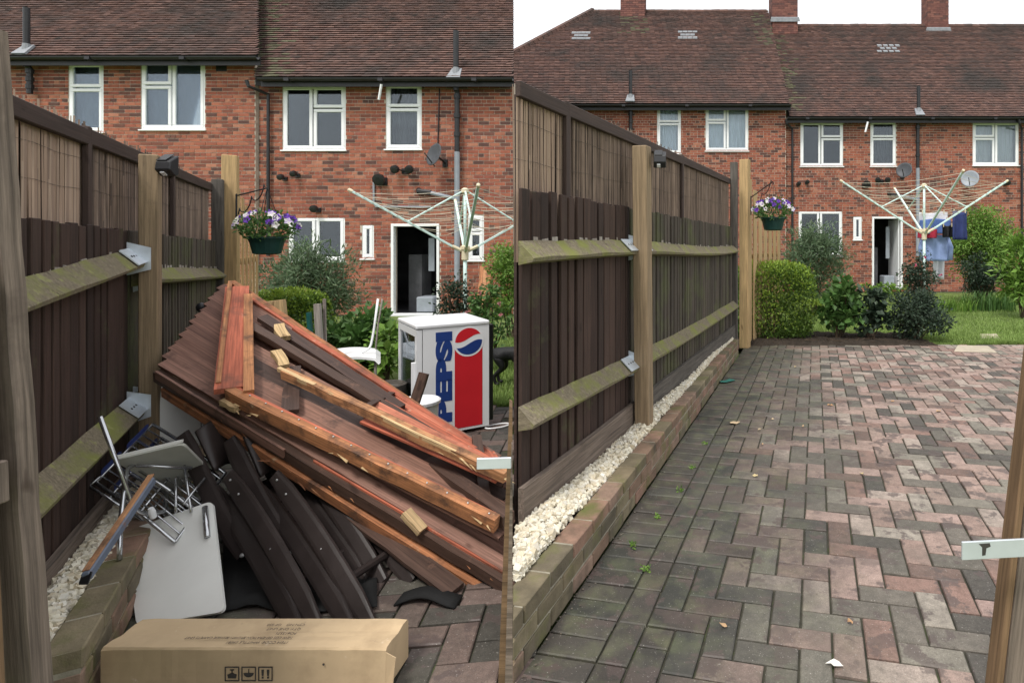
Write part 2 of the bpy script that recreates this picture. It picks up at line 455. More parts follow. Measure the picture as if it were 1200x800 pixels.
# block paving: a colour for each block, damp and algae spreading from the low wall
def paver_mat(name, kx, ky, k0, cols):
    m, t, b = newmat(name)
    vec = objvec(t)
    c = ramp(t, rand01(t), cols, 'CONSTANT')
    n1 = noise(t, vec, 22, 7, .75)
    c = mixc(t, 1.0, c, ramp(t, thr(t, n1, .3, .7), [(.62,) * 3, (1.18,) * 3]), 'MULTIPLY')
    c = mixc(t, 1.0, c, ramp(t, thr(t, noise(t, vec, 190, 3, .7), .3, .7), [(.7,) * 3, (1.22,) * 3]), 'MULTIPLY')
    pos = worldvec(t)
    sp = N(t, "ShaderNodeSeparateXYZ"); t.links.new(pos, sp.inputs[0])
    dist = mth(t, 'ADD', mth(t, 'ADD', mth(t, 'MULTIPLY', sp.outputs[0], kx), mth(t, 'MULTIPLY', sp.outputs[1], ky)), k0)
    big = noise(t, pos, 1.3, 5, .6)
    d2 = mth(t, 'ADD', dist, mth(t, 'MULTIPLY', mth(t, 'SUBTRACT', big, .5), 1.8))
    damp = thr(t, d2, 1.45, .35)
    c = mixc(t, mth(t, 'MULTIPLY', damp, .9), c, mixc(t, thr(t, noise(t, pos, 7, 5, .6), .45, .7), (.030, .032, .027), (.085, .095, .052)))
    wet = thr(t, noise(t, pos, 6.5, 5, .66), .54, .575)
    wet = mth(t, 'MULTIPLY', wet, thr(t, noise(t, pos, .9, 3, .5), .32, .48))
    c = mixc(t, mth(t, 'MULTIPLY', wet, .75), c, (.085, .062, .056))
    grime = thr(t, noise(t, pos, 2.2, 6, .7), .48, .72)
    c = mixc(t, mth(t, 'MULTIPLY', grime, .6), c, (.10, .09, .075))
    speck = thr(t, noise(t, vec, 160, 2, .5), .68, .74)
    c = mixc(t, mth(t, 'MULTIPLY', speck, .6), c, (.5, .47, .43))
    t.links.new(c, b.inputs["Base Color"])
    rr = N(t, "ShaderNodeMapRange"); rr.inputs[3].default_value = .85; rr.inputs[4].default_value = .5
    t.links.new(mth(t, 'MAXIMUM', wet, mth(t, 'MULTIPLY', damp, .8)), rr.inputs[0]); t.links.new(rr.outputs[0], b.inputs["Roughness"])
    b.inputs["Specular IOR Level"].default_value = .4
    bp = N(t, "ShaderNodeBump"); bp.inputs["Strength"].default_value = .35; bp.inputs["Distance"].default_value = .004
    t.links.new(noise(t, vec, 120, 4, .7), bp.inputs["Height"]); t.links.new(bp.outputs[0], b.inputs["Normal"])
    return m
PCOLS = [(0.2958, 0.2088, 0.174), (0.1392, 0.1261, 0.1044), (0.3393, 0.2436, 0.2044), (0.2349, 0.2132, 0.174), (0.3741, 0.2697, 0.2306), (0.0914, 0.0827, 0.0713), (0.261, 0.1653, 0.1348), (0.3306, 0.2915, 0.2436), (0.174, 0.1175, 0.0974), (0.3567, 0.2523, 0.2175), (0.1653, 0.1462, 0.1218), (0.3132, 0.2306, 0.1914), (0.3828, 0.3132, 0.2653)]
m_paver = paver_mat("block_paver", .976, -.217, 1.008, PCOLS)
m_paver_l = paver_mat("block_paver_worn", .85, .527, .9, [tuple(q * .48 for q in c) for c in PCOLS])  # same block colours, evenly darkened

# ================================================================== GROUND
g = MB()
g.add([(-150, -60, -.12), (150, -60, -.12), (150, 260, -.12), (-150, 260, -.12)], [(0, 1, 2, 3)])
tag(g.build("ground", m_ground), kind="structure")
FENCE_L = lambda Y: -1.104 - .6 * Y
FENCE_R = lambda Y: -1.505 + .264 * Y
KERB_L = lambda Y: -.73 - .62 * Y
KERB_R = lambda Y: -1.033 + .222 * Y
DIV = lambda Y: -.2857 * Y

def sheet(name, poly, z, mat, kind="structure", thick=.05):
    m = MB(); m.prism([(x, y, z - thick) for x, y in poly], (0, 0, thick))
    return tag(m.build(name, mat), kind=kind)
sheet("lawn", [(-14, 5.55), (DIV(5.55) + .3, 5.55), (DIV(12.4) + .3, 12.4), (-14, 12.4)], -.012, m_ground)
sheet("lawn", [(.2, 8.82), (12, 8.82), (13, 18.3), (-1.5, 18.3)], -.012, m_ground)
k = MB(); nx, ny = 90, 34
for j in range(ny + 1):
    for i in range(nx + 1):
        u, v = i / nx, j / ny
        x, y = .72 + 3.15 * u, 8.70 + 1.2 * v
        e = min(1, min(u, 1 - u) * 14, v * 7, (1 - v) * 7)
        q = mnoise.noise(V((x * 2.2, y * 2.2, 1))) * .03 + mnoise.noise(V((x * 13, y * 13, 2))) * .02 + mnoise.noise(V((x * 34, y * 34, 3))) * .012
        k.v.append((x, y + .05 * mnoise.noise(V((x * 3, 0, 5))), -.03 + e * (.075 + q)))
k.f = [(j * (nx + 1) + i, j * (nx + 1) + i + 1, (j + 1) * (nx + 1) + i + 1, (j + 1) * (nx + 1) + i) for j in range(ny) for i in range(nx)]
tag(k.build("planting_bed", m_soil), kind="structure")

# ------------------------------------------------------------------ block paving
def paver_mesh(lx, ly, h=.06, c=.0045):
    a, b2 = lx / 2, ly / 2
    vs = []
    for (x, y, z) in ((a, b2, -h), (a, b2, -c), (a - c, b2 - c, 0)):
        vs += [(-x, -y, z), (x, -y, z), (x, y, z), (-x, y, z)]
    fs = [(8, 9, 10, 11)]
    for lv in (0, 4):
        for k in range(4):
            fs.append((lv + k, lv + (k + 1) % 4, lv + 4 + (k + 1) % 4, lv + 4 + k))
    return vs, fs
def paving(name, origin, ang, ulo, uhi, vlo, vhi, keep, mat, border, seed, limit=300):
    rnd = random.Random(seed)
    root = tag(bpy.data.objects.new(name, None), kind="structure")
    COL.objects.link(root)
    ORG[root.name] = V((0, 0, 0))
    ex = V((math.cos(ang), -math.sin(ang), 0)); ey = V((math.sin(ang), math.cos(ang), 0))
    o = V((*origin, 0))
    wd = .1185
    items = []
    if border:
        v = vlo
        while v < vhi:
            items.append((wd, v + wd / 2, 0)); v += wd
        v = vlo
        while v < vhi:
            items.append((wd * 2.5, v + wd, 1)); v += wd * 2
        u0 = wd * 3
    else:
        u0 = ulo
    nu, nv = int((uhi - u0) / wd) + 2, int((vhi - vlo) / wd) + 2
    for r in range(-1, nv):
        for c in range(-1, nu):
            k = (c - r) % 4
            if k == 0:
                a0, a1 = max(c, 0 if border else -9), c + 2
                if a1 <= 0 and border: continue
                items.append((u0 + (a0 + a1) / 2 * wd, vlo + (r + .5) * wd, 0 if a1 - a0 == 2 else 2))
            elif k == 3 and (c >= 0 or not border):
                items.append((u0 + (c + .5) * wd, vlo + (r + 1) * wd, 1))
            elif k == 1 and c == 0 and border:
                items.append((u0 + .5 * wd, vlo + (r + .5) * wd, 2))
    full = []
    for u, v, ty in items:
        p = o + ex * u + ey * v
        if keep(p): full.append((p.y, p, ty))
    full.sort(key=lambda q: q[0])
    jt = .0085
    dims = {0: (2 * wd - jt, wd - jt), 1: (wd - jt, 2 * wd - jt), 2: (wd - jt, wd - jt)}
    mesh = {}
    for ty, (lx, ly) in dims.items():
        vs, fs = paver_mesh(lx, ly)
        me = bpy.data.meshes.new("paver"); me.from_pydata(vs, [], fs); me.materials.append(mat); me.update()
        mesh[ty] = me
    rest = MB()
    for i, (_, p, ty) in enumerate(full):
        rz = -ang + rnd.gauss(0, .008)
        M = Matrix.Translation(V((p.x, p.y, rnd.gauss(0, .0018)))) @ Matrix.Rotation(rz, 4, 'Z') @ Matrix.Rotation(rnd.gauss(0, .006), 4, 'X') @ Matrix.Rotation(rnd.gauss(0, .006), 4, 'Y')
        px, py = topx((p.x, max(p.y, .3), 0))
        if i < limit:
            link("paver", mesh[ty], mat, root, M)
        else:
            vs, fs = paver_mesh(*dims[ty])
            rest.add([M @ V(q) for q in vs], fs)
    if rest.v:
        tag(rest.build("far_pavers", mat, root), kind="stuff")
    return root
ANG_R = math.atan(.222)
def keep_r(p):
    return p.y > 1.75 and p.y < 8.72 + .04 * p.x and p.x < .62 * p.y + .35 and p.x > KERB_R(p.y) - .02
paving("patio", (KERB_R(1.5) + .004, 1.5), ANG_R, 0, 6.2, 0, 8.2, keep_r, m_paver, True, 3)
def keep_l(p):
    return p.y > 1.55 and p.y < 5.5 and p.x < DIV(p.y) + .02 and p.x > KERB_L(p.y) + .1
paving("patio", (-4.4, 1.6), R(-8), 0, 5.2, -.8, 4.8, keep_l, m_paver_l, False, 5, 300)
bedR = sheet("sand_bed", [(KERB_R(1.2), 1.2), (2.2, 1.2), (6.2, 8.75), (KERB_R(8.75), 8.72)], -.012, m_bed)
bedL = sheet("sand_bed", [(KERB_L(1.2), 1.2), (DIV(1.2), 1.2), (DIV(5.52), 5.52), (KERB_L(5.52), 5.52)], -.012, m_bed)

# ================================================================== HOUSES
def wall(house, x0, x1, z0, z1, Y, holes, depth=.28, single=None, seed=1, skew=0.0):
    """brick wall facing the gardens: a mortar core with openings and every brick laid on it"""
    rnd = random.Random(seed)
    bl, bh = .225, .075
    core = MB()
    xs = sorted({x0, x1, *[h[0] for h in holes], *[h[1] for h in holes]})
    zs = sorted({z0, z1, *[h[2] for h in holes], *[h[3] for h in holes]})
    for i in range(len(xs) - 1):
        for j in range(len(zs) - 1):
            cx, cz = (xs[i] + xs[i + 1]) / 2, (zs[j] + zs[j + 1]) / 2
            if not any(h[0] < cx < h[1] and h[2] < cz < h[3] for h in holes):
                core.box((xs[i], Y + .008, zs[j]), (xs[i + 1], Y + depth, zs[j + 1]))
    wl = core.build("wall", m_mortar, house)
    rest = MB(); nsing = 0
    nz = int((z1 - z0) / bh)
    for r in range(nz):
        za, zb = z0 + r * bh + .006, z0 + (r + 1) * bh - .006
        zm = (za + zb) / 2
        cuts = sorted([(h[0], h[1]) for h in holes if h[2] < zm < h[3]])
        segs = []; cur = x0
        for a, b2 in cuts:
            if a > cur: segs.append((cur, a))
            cur = max(cur, b2)
        if cur < x1: segs.append((cur, x1))
        off = 0 if r % 2 else bl / 2
        if r % 5 == 4: mod = bl / 2; off = (r % 2) * bl / 4
        else: mod = bl
        for a, b2 in segs:
            k = math.floor((a - off) / mod)
            while True:
                s0, s1 = off + k * mod, off + (k + 1) * mod
                k += 1
                if s0 >= b2: break
                s0, s1 = max(s0, a) + .0055, min(s1, b2) - .0055
                if s1 - s0 < .03: continue
                pr = rnd.uniform(-.002, .003)
                c = [(s0, Y - pr, za), (s1, Y - pr, za), (s1, Y + .02, za), (s0, Y + .02, za), (s0, Y - pr, zb), (s1, Y - pr, zb), (s1, Y + .02, zb), (s0, Y + .02, zb)]
                if single and nsing < 300 and abs(s1 - s0 - (bl - .011)) < .001 and single((s0 + s1) / 2, zm):
                    key = "brickmesh"
                    if key not in BEAMS:
                        m = MB(); m.box((-(bl - .011) / 2, 0, -(bh - .012) / 2), ((bl - .011) / 2, .022, (bh - .012) / 2))
                        me = bpy.data.meshes.new("brick"); me.from_pydata(m.v, [], m.f); me.update(); me.materials.append(m_brick)
                        BEAMS[key] = me
                    link("brick", BEAMS[key], m_brick, wl, Matrix.Translation(V(((s0 + s1) / 2, Y - pr, zm))))
                    nsing += 1
                else:
                    n = len(rest.v); rest.v += c
                    rest.f += [(n, n + 1, n + 5, n + 4), (n + 1, n + 2, n + 6, n + 5), (n + 3, n, n + 4, n + 7), (n + 4, n + 5, n + 6, n + 7), (n + 1, n, n + 3, n + 2)]
    tag(rest.build("brickwork", m_brick, wl), kind="stuff")
    return wl

def window(house, px0, px1, py0, py1, Y, cells, back="dark", sill=True, holes=None, blind=None):
    """white framed window; cells are (u0,u1,v0,v1) from the bottom left"""
    x0, x1 = PXX(px0, Y), PXX(px1, Y)
    z1, z0 = ZY(py0, Y), ZY(py1, Y)
    if holes is not None: holes.append((x0, x1, z0, z1))
    W, H = x1 - x0, z1 - z0
    ft = .078
    yf = Y + .012
    m = MB()
    e = .003
    m.box((x0 + e, yf, z0 + e), (x1 - e, yf + .07, z0 + ft)); m.box((x0 + e, yf, z1 - ft), (x1 - e, yf + .07, z1 - e))
    m.box((x0 + e, yf, z0 + ft), (x0 + ft, yf + .07, z1 - ft)); m.box((x1 - ft, yf, z0 + ft), (x1 - e, yf + .07, z1 - ft))
    us = sorted({c[0] for c in cells if c[0] > 0})
    fr = m.build("window", m_upvc, house, bevel=.006)
    if sill:
        MB().box((x0 - .03, Y - .04, z0 - .03), (x1 + .03, Y + .1, z0 - .001)).build("sill", m_upvc, fr, bevel=.006)
    for (u0, u1, v0, v1) in cells:
        a, b2 = x0 + .03 + (W - .06) * u0, x0 + .03 + (W - .06) * u1
        c, d = z0 + .03 + (H - .06) * v0, z0 + .03 + (H - .06) * v1
        k = MB(); s = .066
        yy = yf - .012
        k.box((a, yy, c), (b2, yy + .05, c + s)); k.box((a, yy, d - s), (b2, yy + .05, d))
        k.box((a, yy, c + s), (a + s, yy + .05, d - s)); k.box((b2 - s, yy, c + s), (b2, yy + .05, d - s))
        k.build("casement", m_upvc, fr, bevel=.008)
        MB().box((a + s - .01, yy + .028, c + s - .01), (b2 - s + .01, yy + .034, d - s + .01)).build("pane", m_glass, fr)
    bm_ = {"dark": m_room, "pale": m_curtain, "net": m_net, "teal": m_teal, "mid": m_room2}[back]
    k = MB()
    n = 28; yb = Y + .17
    for i in range(n + 1):
        x = x0 + W * i / n
        dy = .018 * math.sin(i * 1.9) if back != "dark" else 0
        k.v += [(x, yb + dy, z0), (x, yb + dy, z1)]
    k.f += [(2 * i, 2 * i + 2, 2 * i + 3, 2 * i + 1) for i in range(n)]
    k.build("curtain" if back != "dark" else "dark_room", bm_, fr)
    if blind:
        MB().box((x0 + .05, Y + .1, z1 - H * blind), (x1 - .05, Y + .115, z1 - .04)).build("blind", m_net, fr)
    return fr
L_TLR = [(0, .47, .66, 1), (0, .47, 0, .64), (.49, 1, 0, 1)]         # small light over big left, tall right
L_TRR = [(0, .47, 0, 1), (.49, 1, .66, 1), (.49, 1, 0, .64)]
L_TB = [(0, 1, .65, 1), (0, 1, 0, .63)]
L_TWO = [(0, .47, 0, 1), (.49, 1, 0, 1)]
L_ONE = [(0, 1, 0, 1)]

def roof(house, xl, xr, Ye, ze, Yr, zr, seed, moss=None):
    """plain tiles hung in rows from eaves to ridge; xl / xr give the verge at a depth"""
    rnd = random.Random(seed)
    L = math.hypot(Yr - Ye, zr - ze)
    d = V((0, (Yr - Ye) / L, (zr - ze) / L)); nrm = V((0, -d.z, d.y))
    gauge, tw = .1, .168
    rows = int(L / gauge)
    tiles = MB(); mossy = MB()
    sl = MB()
    sl.add([(xl(Ye), Ye + .03, ze - .05), (xr(Ye), Ye + .03, ze - .05), (xr(Yr), Yr, zr - .06), (xl(Yr), Yr, zr - .06), (xl(Ye), Ye + .03, ze - .16), (xr(Ye), Ye + .03, ze - .16), (xr(Yr), Yr, zr - .2), (xl(Yr), Yr, zr - .2)],
           [(0, 1, 2, 3), (4, 7, 6, 5), (0, 4, 5, 1), (1, 5, 6, 2), (2, 6, 7, 3), (3, 7, 4, 0)])
    rf = sl.build("roof", m_felt, house)
    for r in range(rows + 1):
        p0 = V((0, Ye, ze)) + d * (r * gauge)
        a, b2 = xl(p0.y), xr(p0.y)
        x = a - (tw / 2 if r % 2 else 0)
        sag = .012 * math.sin(r * .7)
        while x < b2:
            s0, s1 = max(x, a) + .002, min(x + tw, b2) - .002
            x += tw
            if s1 - s0 < .03: continue
            lift = .036 + rnd.uniform(0, .008); tl = rnd.uniform(-.004, .004)
            lo = p0 + nrm * lift + d * rnd.uniform(-.006, .004); hi = p0 + d * (gauge * 1.25) + nrm * .006
            lo2 = p0 + nrm * (lift - .02)
            q = [(s0, lo.y, lo.z + tl), (s1, lo.y, lo.z - tl), (s1, hi.y, hi.z), (s0, hi.y, hi.z), (s0, lo2.y, lo2.z + tl), (s1, lo2.y, lo2.z - tl)]
            tgt = mossy if (moss and moss((s0 + s1) / 2, p0.y, rnd)) else tiles
            n = len(tgt.v); tgt.v += q
            tgt.f += [(n, n + 1, n + 2, n + 3), (n + 4, n + 5, n + 1, n), (n + 5, n + 2, n + 1), (n + 4, n, n + 3)]
    tag(tiles.build("roof_tiles", m_tile, rf), kind="stuff")
    if mossy.v: tag(mossy.build("mossy_tiles", m_moss_tile, rf), kind="stuff")
    return rf
def gutter(house, x0, x1, Y, z, seed=0):
    m = MB()
    n = 8
    sec = [(math.cos(PI + PI * k / n) * .06, math.sin(PI + PI * k / n) * .06) for k in range(n + 1)]
    sec += [(c * .9, s * .9) for c, s in sec[::-1]]
    vs = [(x0, Y + a, z + b2) for a, b2 in sec] + [(x1, Y + a, z + b2) for a, b2 in sec]
    k = len(sec)
    m.add(vs, [(i, (i + 1) % k, k + (i + 1) % k, k + i) for i in range(k)] + [tuple(range(k))[::-1], tuple(range(k, 2 * k))])
    x = x0 + .6
    while x < x1:
        m.box((x - .05, Y - .068, z - .066), (x + .05, Y + .068, z - .002)); x += 1.9
    gt = m.build("gutter", m_black, house)
    MB().box((x0, Y + .07, z - .15), (x1, Y + .09, z + .02)).build("fascia", m_black, gt)
    return gt
def soil_stack(house, px, Y, ytop, yroof, ysplit, ybot, eaveY):
    x = PXX(px, Y - .15)
    yy = Y - .12
    zt = ZY(ytop, eaveY + .2); zr = ZY(yroof, eaveY)
    m = MB()
    m.tube([(x, eaveY + .12, zr - .25), (x, eaveY + .12, zt)], .055, 10)
    m.tube([(x, yy, ZY(ysplit, yy)), (x, yy, zr - .28), (x, eaveY + .12, zr - .2)], .052, 10)
    for f in (.3, .62, .95):
        z = ZY(ysplit, yy) + (zr - .3 - ZY(ysplit, yy)) * f
        m.lathe((x, yy, z - .05), [(.05, 0), (.068, .005), (.068, .09), (.05, .1)], 10)
    s = m.build("soil_pipe", m_black, house, smooth=False)
    if ybot:
        k = MB(); k.tube([(x, yy, ZY(ybot, yy)), (x, yy, ZY(ysplit, yy) - .002)], .056, 10)
        k.tube([(x - .55, yy + .02, ZY(ysplit, yy) - .85), (x - .1, yy + .01, ZY(ysplit, yy) - .95), (x, yy, ZY(ysplit, yy) - 1.0)], .04, 8)
        k.build("lower_pipe", m_greypipe, s)
        k = MB(); k.tube([(x - .85, Y + .02, ZY(ysplit, yy) - .78), (x - .8, yy + .02, ZY(ysplit, yy) - .82), (x - .55, yy + .02, ZY(ysplit, yy) - .85)], .06, 8)
        k.build("waste_elbow", m_black, s)
    k = MB()
    k.prism([(x - .14, eaveY - .02, zr - .05), (x + .14, eaveY - .02, zr - .05), (x + .1, eaveY + .2, zr + .19), (x - .1, eaveY + .2, zr + .19)], (0, -.03, .03))
    k.lathe((x, eaveY + .12, zr), [(.085, 0), (.062, .22)], 10)
    k.build("flashing", m_lead, s)
def dish(house, px, py, Y, r=.24, mat=None):
    c = P(px, py, Y - .35)
    ax = V((-.55, -.8, .25)).normalized()
    m = MB()
    prof = [(r * i / 6, .22 * r * (i / 6) ** 2) for i in range(1, 7)] + [(r * .97, .24 * r)] + [(r * i / 6 * .97, .22 * r * (i / 6) ** 2 + .012) for i in range(5, 0, -1)]
    m.lathe(c, prof, 20, ax)
    o = m.build("satellite_dish", mat or m_dish, house, smooth=True)
    k = MB()
    k.tube([c - ax * .02, V((c.x + .05, Y, c.z - .12))], .02, 8)
    k.tube([c - V((0, 0, r)) + ax * .03, c + ax * r * 1.1 - V((0, 0, .05))], .012, 6)
    k.box((c.x, Y - .03, c.z - .2), (c.x + .1, Y, c.z - .04))
    k.build("dish_arm", m_black, o)
def lamp(house, px, py, Y, s=.1, twin=False):
    c = P(px, py, Y - .12)
    m = MB()
    m.box((c.x - s * .5, Y - .03, c.z - s * .4), (c.x + s * .5, Y + .004, c.z + s * .4))
    for dx in ((-.13, .13) if twin else (0,)):
        m.tube([(c.x, Y - .03, c.z), (c.x + dx, Y - .1, c.z + .03)], .015, 6)
        m.lathe((c.x + dx, Y - .08, c.z + .05), [(s * .35, 0), (s * .6, .05), (s * .62, .12), (s * .3, .13)], 10, (dx * 2, -1, -.35))
    m.build("wall_lamp", m_black, house, bevel=0)
def downpipe(house, px, Y, ytop, ybot, eaveY):
    x = PXX(px, Y); yy = Y - .07
    MB().tube([(x - .25, eaveY, ZY(ytop, eaveY)), (x - .22, eaveY + .02, ZY(ytop, eaveY) - .12), (x, yy, ZY(ytop, yy) - .3), (x, yy, ZY(ybot, yy))], .036, 8).build("downpipe", m_black, house)
def chimney(house, px0, px1, Y, pytop, pybase, w2=.55):
    x0, x1 = PXX(px0, Y), PXX(px1, Y)
    z0, z1 = ZY(pybase, Y) - .7, ZY(pytop, Y)
    core = MB().box((x0 + .01, Y + .01, z0), (x1 - .01, Y + w2 - .01, z1)).build("chimney", m_chimbrick, house)
    m = MB(); r = 0; z = z0
    rnd = random.Random(int(px0))
    while z < z1:
        off = .11 if r % 2 else 0
        x = x0 - off
        while x < x1:
            a, b2 = max(x, x0) + .004, min(x + .225, x1) - .004
            if b2 - a > .03: m.box((a, Y - rnd.uniform(0, .004), z + .004), (b2, Y + .03, z + .071))
            x += .225
        y = Y + .032 - off
        while y < Y + w2:
            a, b2 = max(y, Y + .032) + .004, min(y + .225, Y + w2) - .004
            if b2 - a > .03:
                m.box((x1 - .03, a, z + .004), (x1 + .002, b2, z + .071)); m.box((x0 - .002, a, z + .004), (x0 + .03, b2, z + .071))
            y += .225
        z += .075; r += 1
    tag(m.build("brickwork", m_chimbrick, core), kind="stuff")
    zb = ZY(pybase, Y)
    k = MB().prism([(x0 - .08, Y - .02, zb - .1), (x1 + .08, Y - .02, zb - .1), (x1 + .04, Y - .02, zb + .05), (x0 - .04, Y - .02, zb + .05)], (0, -.03, -.03))
    k.build("flashing", m_lead, core)
    return core
def doorway(house, px0, px1, py0, z0, Y, holes, side):
    x0, x1 = PXX(px0, Y), PXX(px1, Y); z1 = ZY(py0, Y)
    holes.append((x0, x1, z0, z1))
    f = .06
    m = MB()
    m.box((x0 + .003, Y - .012, z0), (x0 + f, Y + .1, z1 - f)); m.box((x1 - f, Y - .012, z0), (x1 - .003, Y + .1, z1 - f))
    m.box((x0 + .003, Y - .012, z1 - f), (x1 - .003, Y + .1, z1 - .003))
    m.box((x0 + .003, Y - .03, z0 - .03), (x1 - .003, Y + .12, z0 + .03))
    d = m.build("door_frame", m_upvc, house, bevel=.005)
    k = MB()
    a, b2, e = x0 - 1.6, x1 + 1.2, Y + 3.2
    k.add([(a, Y + .3, z0), (b2, Y + .3, z0), (b2, e, z0), (a, e, z0), (a, Y + .3, z1 + .3), (b2, Y + .3, z1 + .3), (b2, e, z1 + .3), (a, e, z1 + .3)],
          [(0, 1, 2, 3), (7, 6, 5, 4), (1, 5, 6, 2), (2, 6, 7, 3), (3, 7, 4, 0)])
    k.build("room", m_room2, d)
    k = MB(); k.box((x1 - .1, Y + .12, z0 + .03), (x1 - .06, Y + .12 + (x1 - x0) * .95, z1 - .07))
    k.build("open_door", m_upvc, d, bevel=.004)
    k = MB(); k.box((x0 + (x1 - x0) * .45, Y + .16, z0 + .033), (x1 - .2, Y + .6, z0 + .36)); k.build("washing_machine", m_greypipe, d, bevel=.02)
    k = MB(); k.box((x0 + (x1 - x0) * .60, Y + .42, z0 + .9), (x0 + (x1 - x0) * .72, Y + .45, z1 - .3)); k.build("towel", m_greypipe, d)
    k = MB(); k.box((x0 + .1, Y + .6, z0 + .003), (x0 + .1 + (x1 - x0) * .28, Y + 1.1, z0 + 1.25)); k.build("cupboard", m_room2, d)
    return d

# ---- house behind the cluttered patio
HL = thing("terraced_house", "red brick terraced house with tiled roof behind the rubbish pile and drinks fridge", "house", (-8.5, 12.4, 0))
holesA, holesB = [], []
YA, YB = 12.4, 12.5
xsplit = PXX(299, YA)
window(HL, 80, 121, 73, 155, YA, L_TB, "pale", holes=holesA)
window(HL, 165, 240, 71, 152, YA, L_TLR, "pale", holes=holesA, blind=.2)
window(HL, 331, 405, 100, 176, YB, L_TRR, "dark", holes=holesB)
window(HL, 452, 494, 98, 175, YB, L_TB, "mid", holes=holesB)
window(HL, 338, 404, 254, 306, YB, L_TWO, "dark", holes=holesB)
window(HL, 424, 438, 263, 303, YB, L_ONE, "mid", holes=holesB)
window(HL, 548, 567, 252, 305, YB, L_TB, "mid", holes=holesB)
doorway(HL, 458, 515, 262, 0.0, YB, holesB, 1)
def vis_single(x, z):
    px, py = topx((x, YA, z))
    return 122 < px < 297 and 70 < py < 215 and py > 110 + .45 * (px - 18) - 25
wall(HL, PXX(-30, YA), xsplit, 0, 5.25, YA, holesA, single=vis_single, seed=11)
wall(HL, xsplit + .01, PXX(601.5, YB), 0, 4.86, YB, holesB, seed=12)
zeA, zeB = ZY(66, 12.1), ZY(91, 12.2)
roof(HL, lambda Y: PXX(-40, Y), lambda Y: PXX(301, Y), 12.1, zeA, 15.6, zeA + 3.5, 21)
roof(HL, lambda Y: PXX(298, Y), lambda Y: PXX(601.5, Y), 12.2, zeB, 16.2, zeB + 4.0, 22, moss=lambda x, y, r: r.random() < .55 * max(0, 1 - (x - PXX(302, y)) / 1.0))
gutter(HL, PXX(-40, 12.05), PXX(302, 12.05), 12.05, zeA - .03)
gutter(HL, PXX(303, 12.15), PXX(601, 12.15), 12.15, zeB - .03)
soil_stack(HL, 33, YA, 11, 62, 110, None, 12.1)
soil_stack(HL, 535, YB, 38, 90, 178, 330, 12.2)
downpipe(HL, 317, YB, 94, 300, 12.15)
dish(HL, 511, 182, YB)
lamp(HL, 445, 212, YB, .2); lamp(HL, 472, 200, YB, .14, True); lamp(HL, 330, 209, YB, .1); lamp(HL, 345, 205, YB, .1)
lamp(HL, 369, 246, YB, .12)
k = MB(); c = P(438, 213, YB - .03)
k.tube([c, c + V((0, 0, -.45)), c + V((.05, 0, -.52)), c + V((1.2, 0, -.53))], .022, 6); k.build("conduit", m_greypipe, HL)
k = MB(); k.tube([P(515, 104, YB - .02), P(513, 170, YB - .02)], .012, 5); k.build("cable", m_black, HL)
k = MB(); k.box(tuple(P(253, 84, YA - .005)), tuple(P(267, 71, YA + .03)))
k.build("air_brick", m_black, HL)
k = MB(); k.tube([P(447, 99, 12.1), P(444, 117, 12.15)], .025, 6); k.build("overflow_pipe", m_upvc, HL)

# ---- house behind the cleared patio
HR = thing("terraced_house", "long red brick terrace with hipped tiled roof and three chimneys beyond the cleared patio", "house", (2, 18.3, 0))
holesA, holesB = [], []
YA2, YB2 = 18.3, 18.5
Z0 = .12
window(HR, 770, 798, 123, 180, YA2, L_TB, "pale", holes=holesA)
window(HR, 827, 877, 123, 177, YA2, L_TLR, "pale", holes=holesA, blind=.2)
window(HR, 938, 988, 143, 195, YB2, L_TRR, "dark", holes=holesB)
window(HR, 1020, 1050, 142, 195, YB2, L_TB, "mid", holes=holesB)
window(HR, 1140, 1194, 143, 194, YB2, L_TLR, "net", holes=holesB)
window(HR, 936, 987, 247, 300, YB2, L_TWO, "dark", holes=holesB)
window(HR, 1000, 1010, 254, 281, YB2, L_ONE, "mid", holes=holesB)
doorway(HR, 1022, 1058, 254, Z0, YB2, holesB, 1)
xs2 = PXX(921, YA2)
wall(HR, PXX(560, YA2), xs2, 0, 5.70, YA2, holesA, seed=13)
wall(HR, xs2 + .01, 12.6, 0, 5.38, YB2, holesB, seed=14)
zeA, zeB = ZY(122, 18.0), ZY(137, 18.2)
rg = 22.56
zrA = zeA + rg - 18.0; zrB = zeB + rg - 18.2
xh = PXX(695, rg)
roof(HR, lambda Y: xh - (rg - Y), lambda Y: xs2 + .06, 18.0, zeA, rg, zrA, 23, moss=lambda x, y, r: (abs(x - PXX(742, y)) < .5 and y > 21.2 and r.random() < .35) or (x > 2.6 and r.random() < .25 and y > 20.6))
roof(HR, lambda Y: xs2 + .09, lambda Y: 13.0, 18.2, zeB, rg, zrB, 24, moss=lambda x, y, r: r.random() < .6 * max(0, 1 - (x - xs2) / .8))
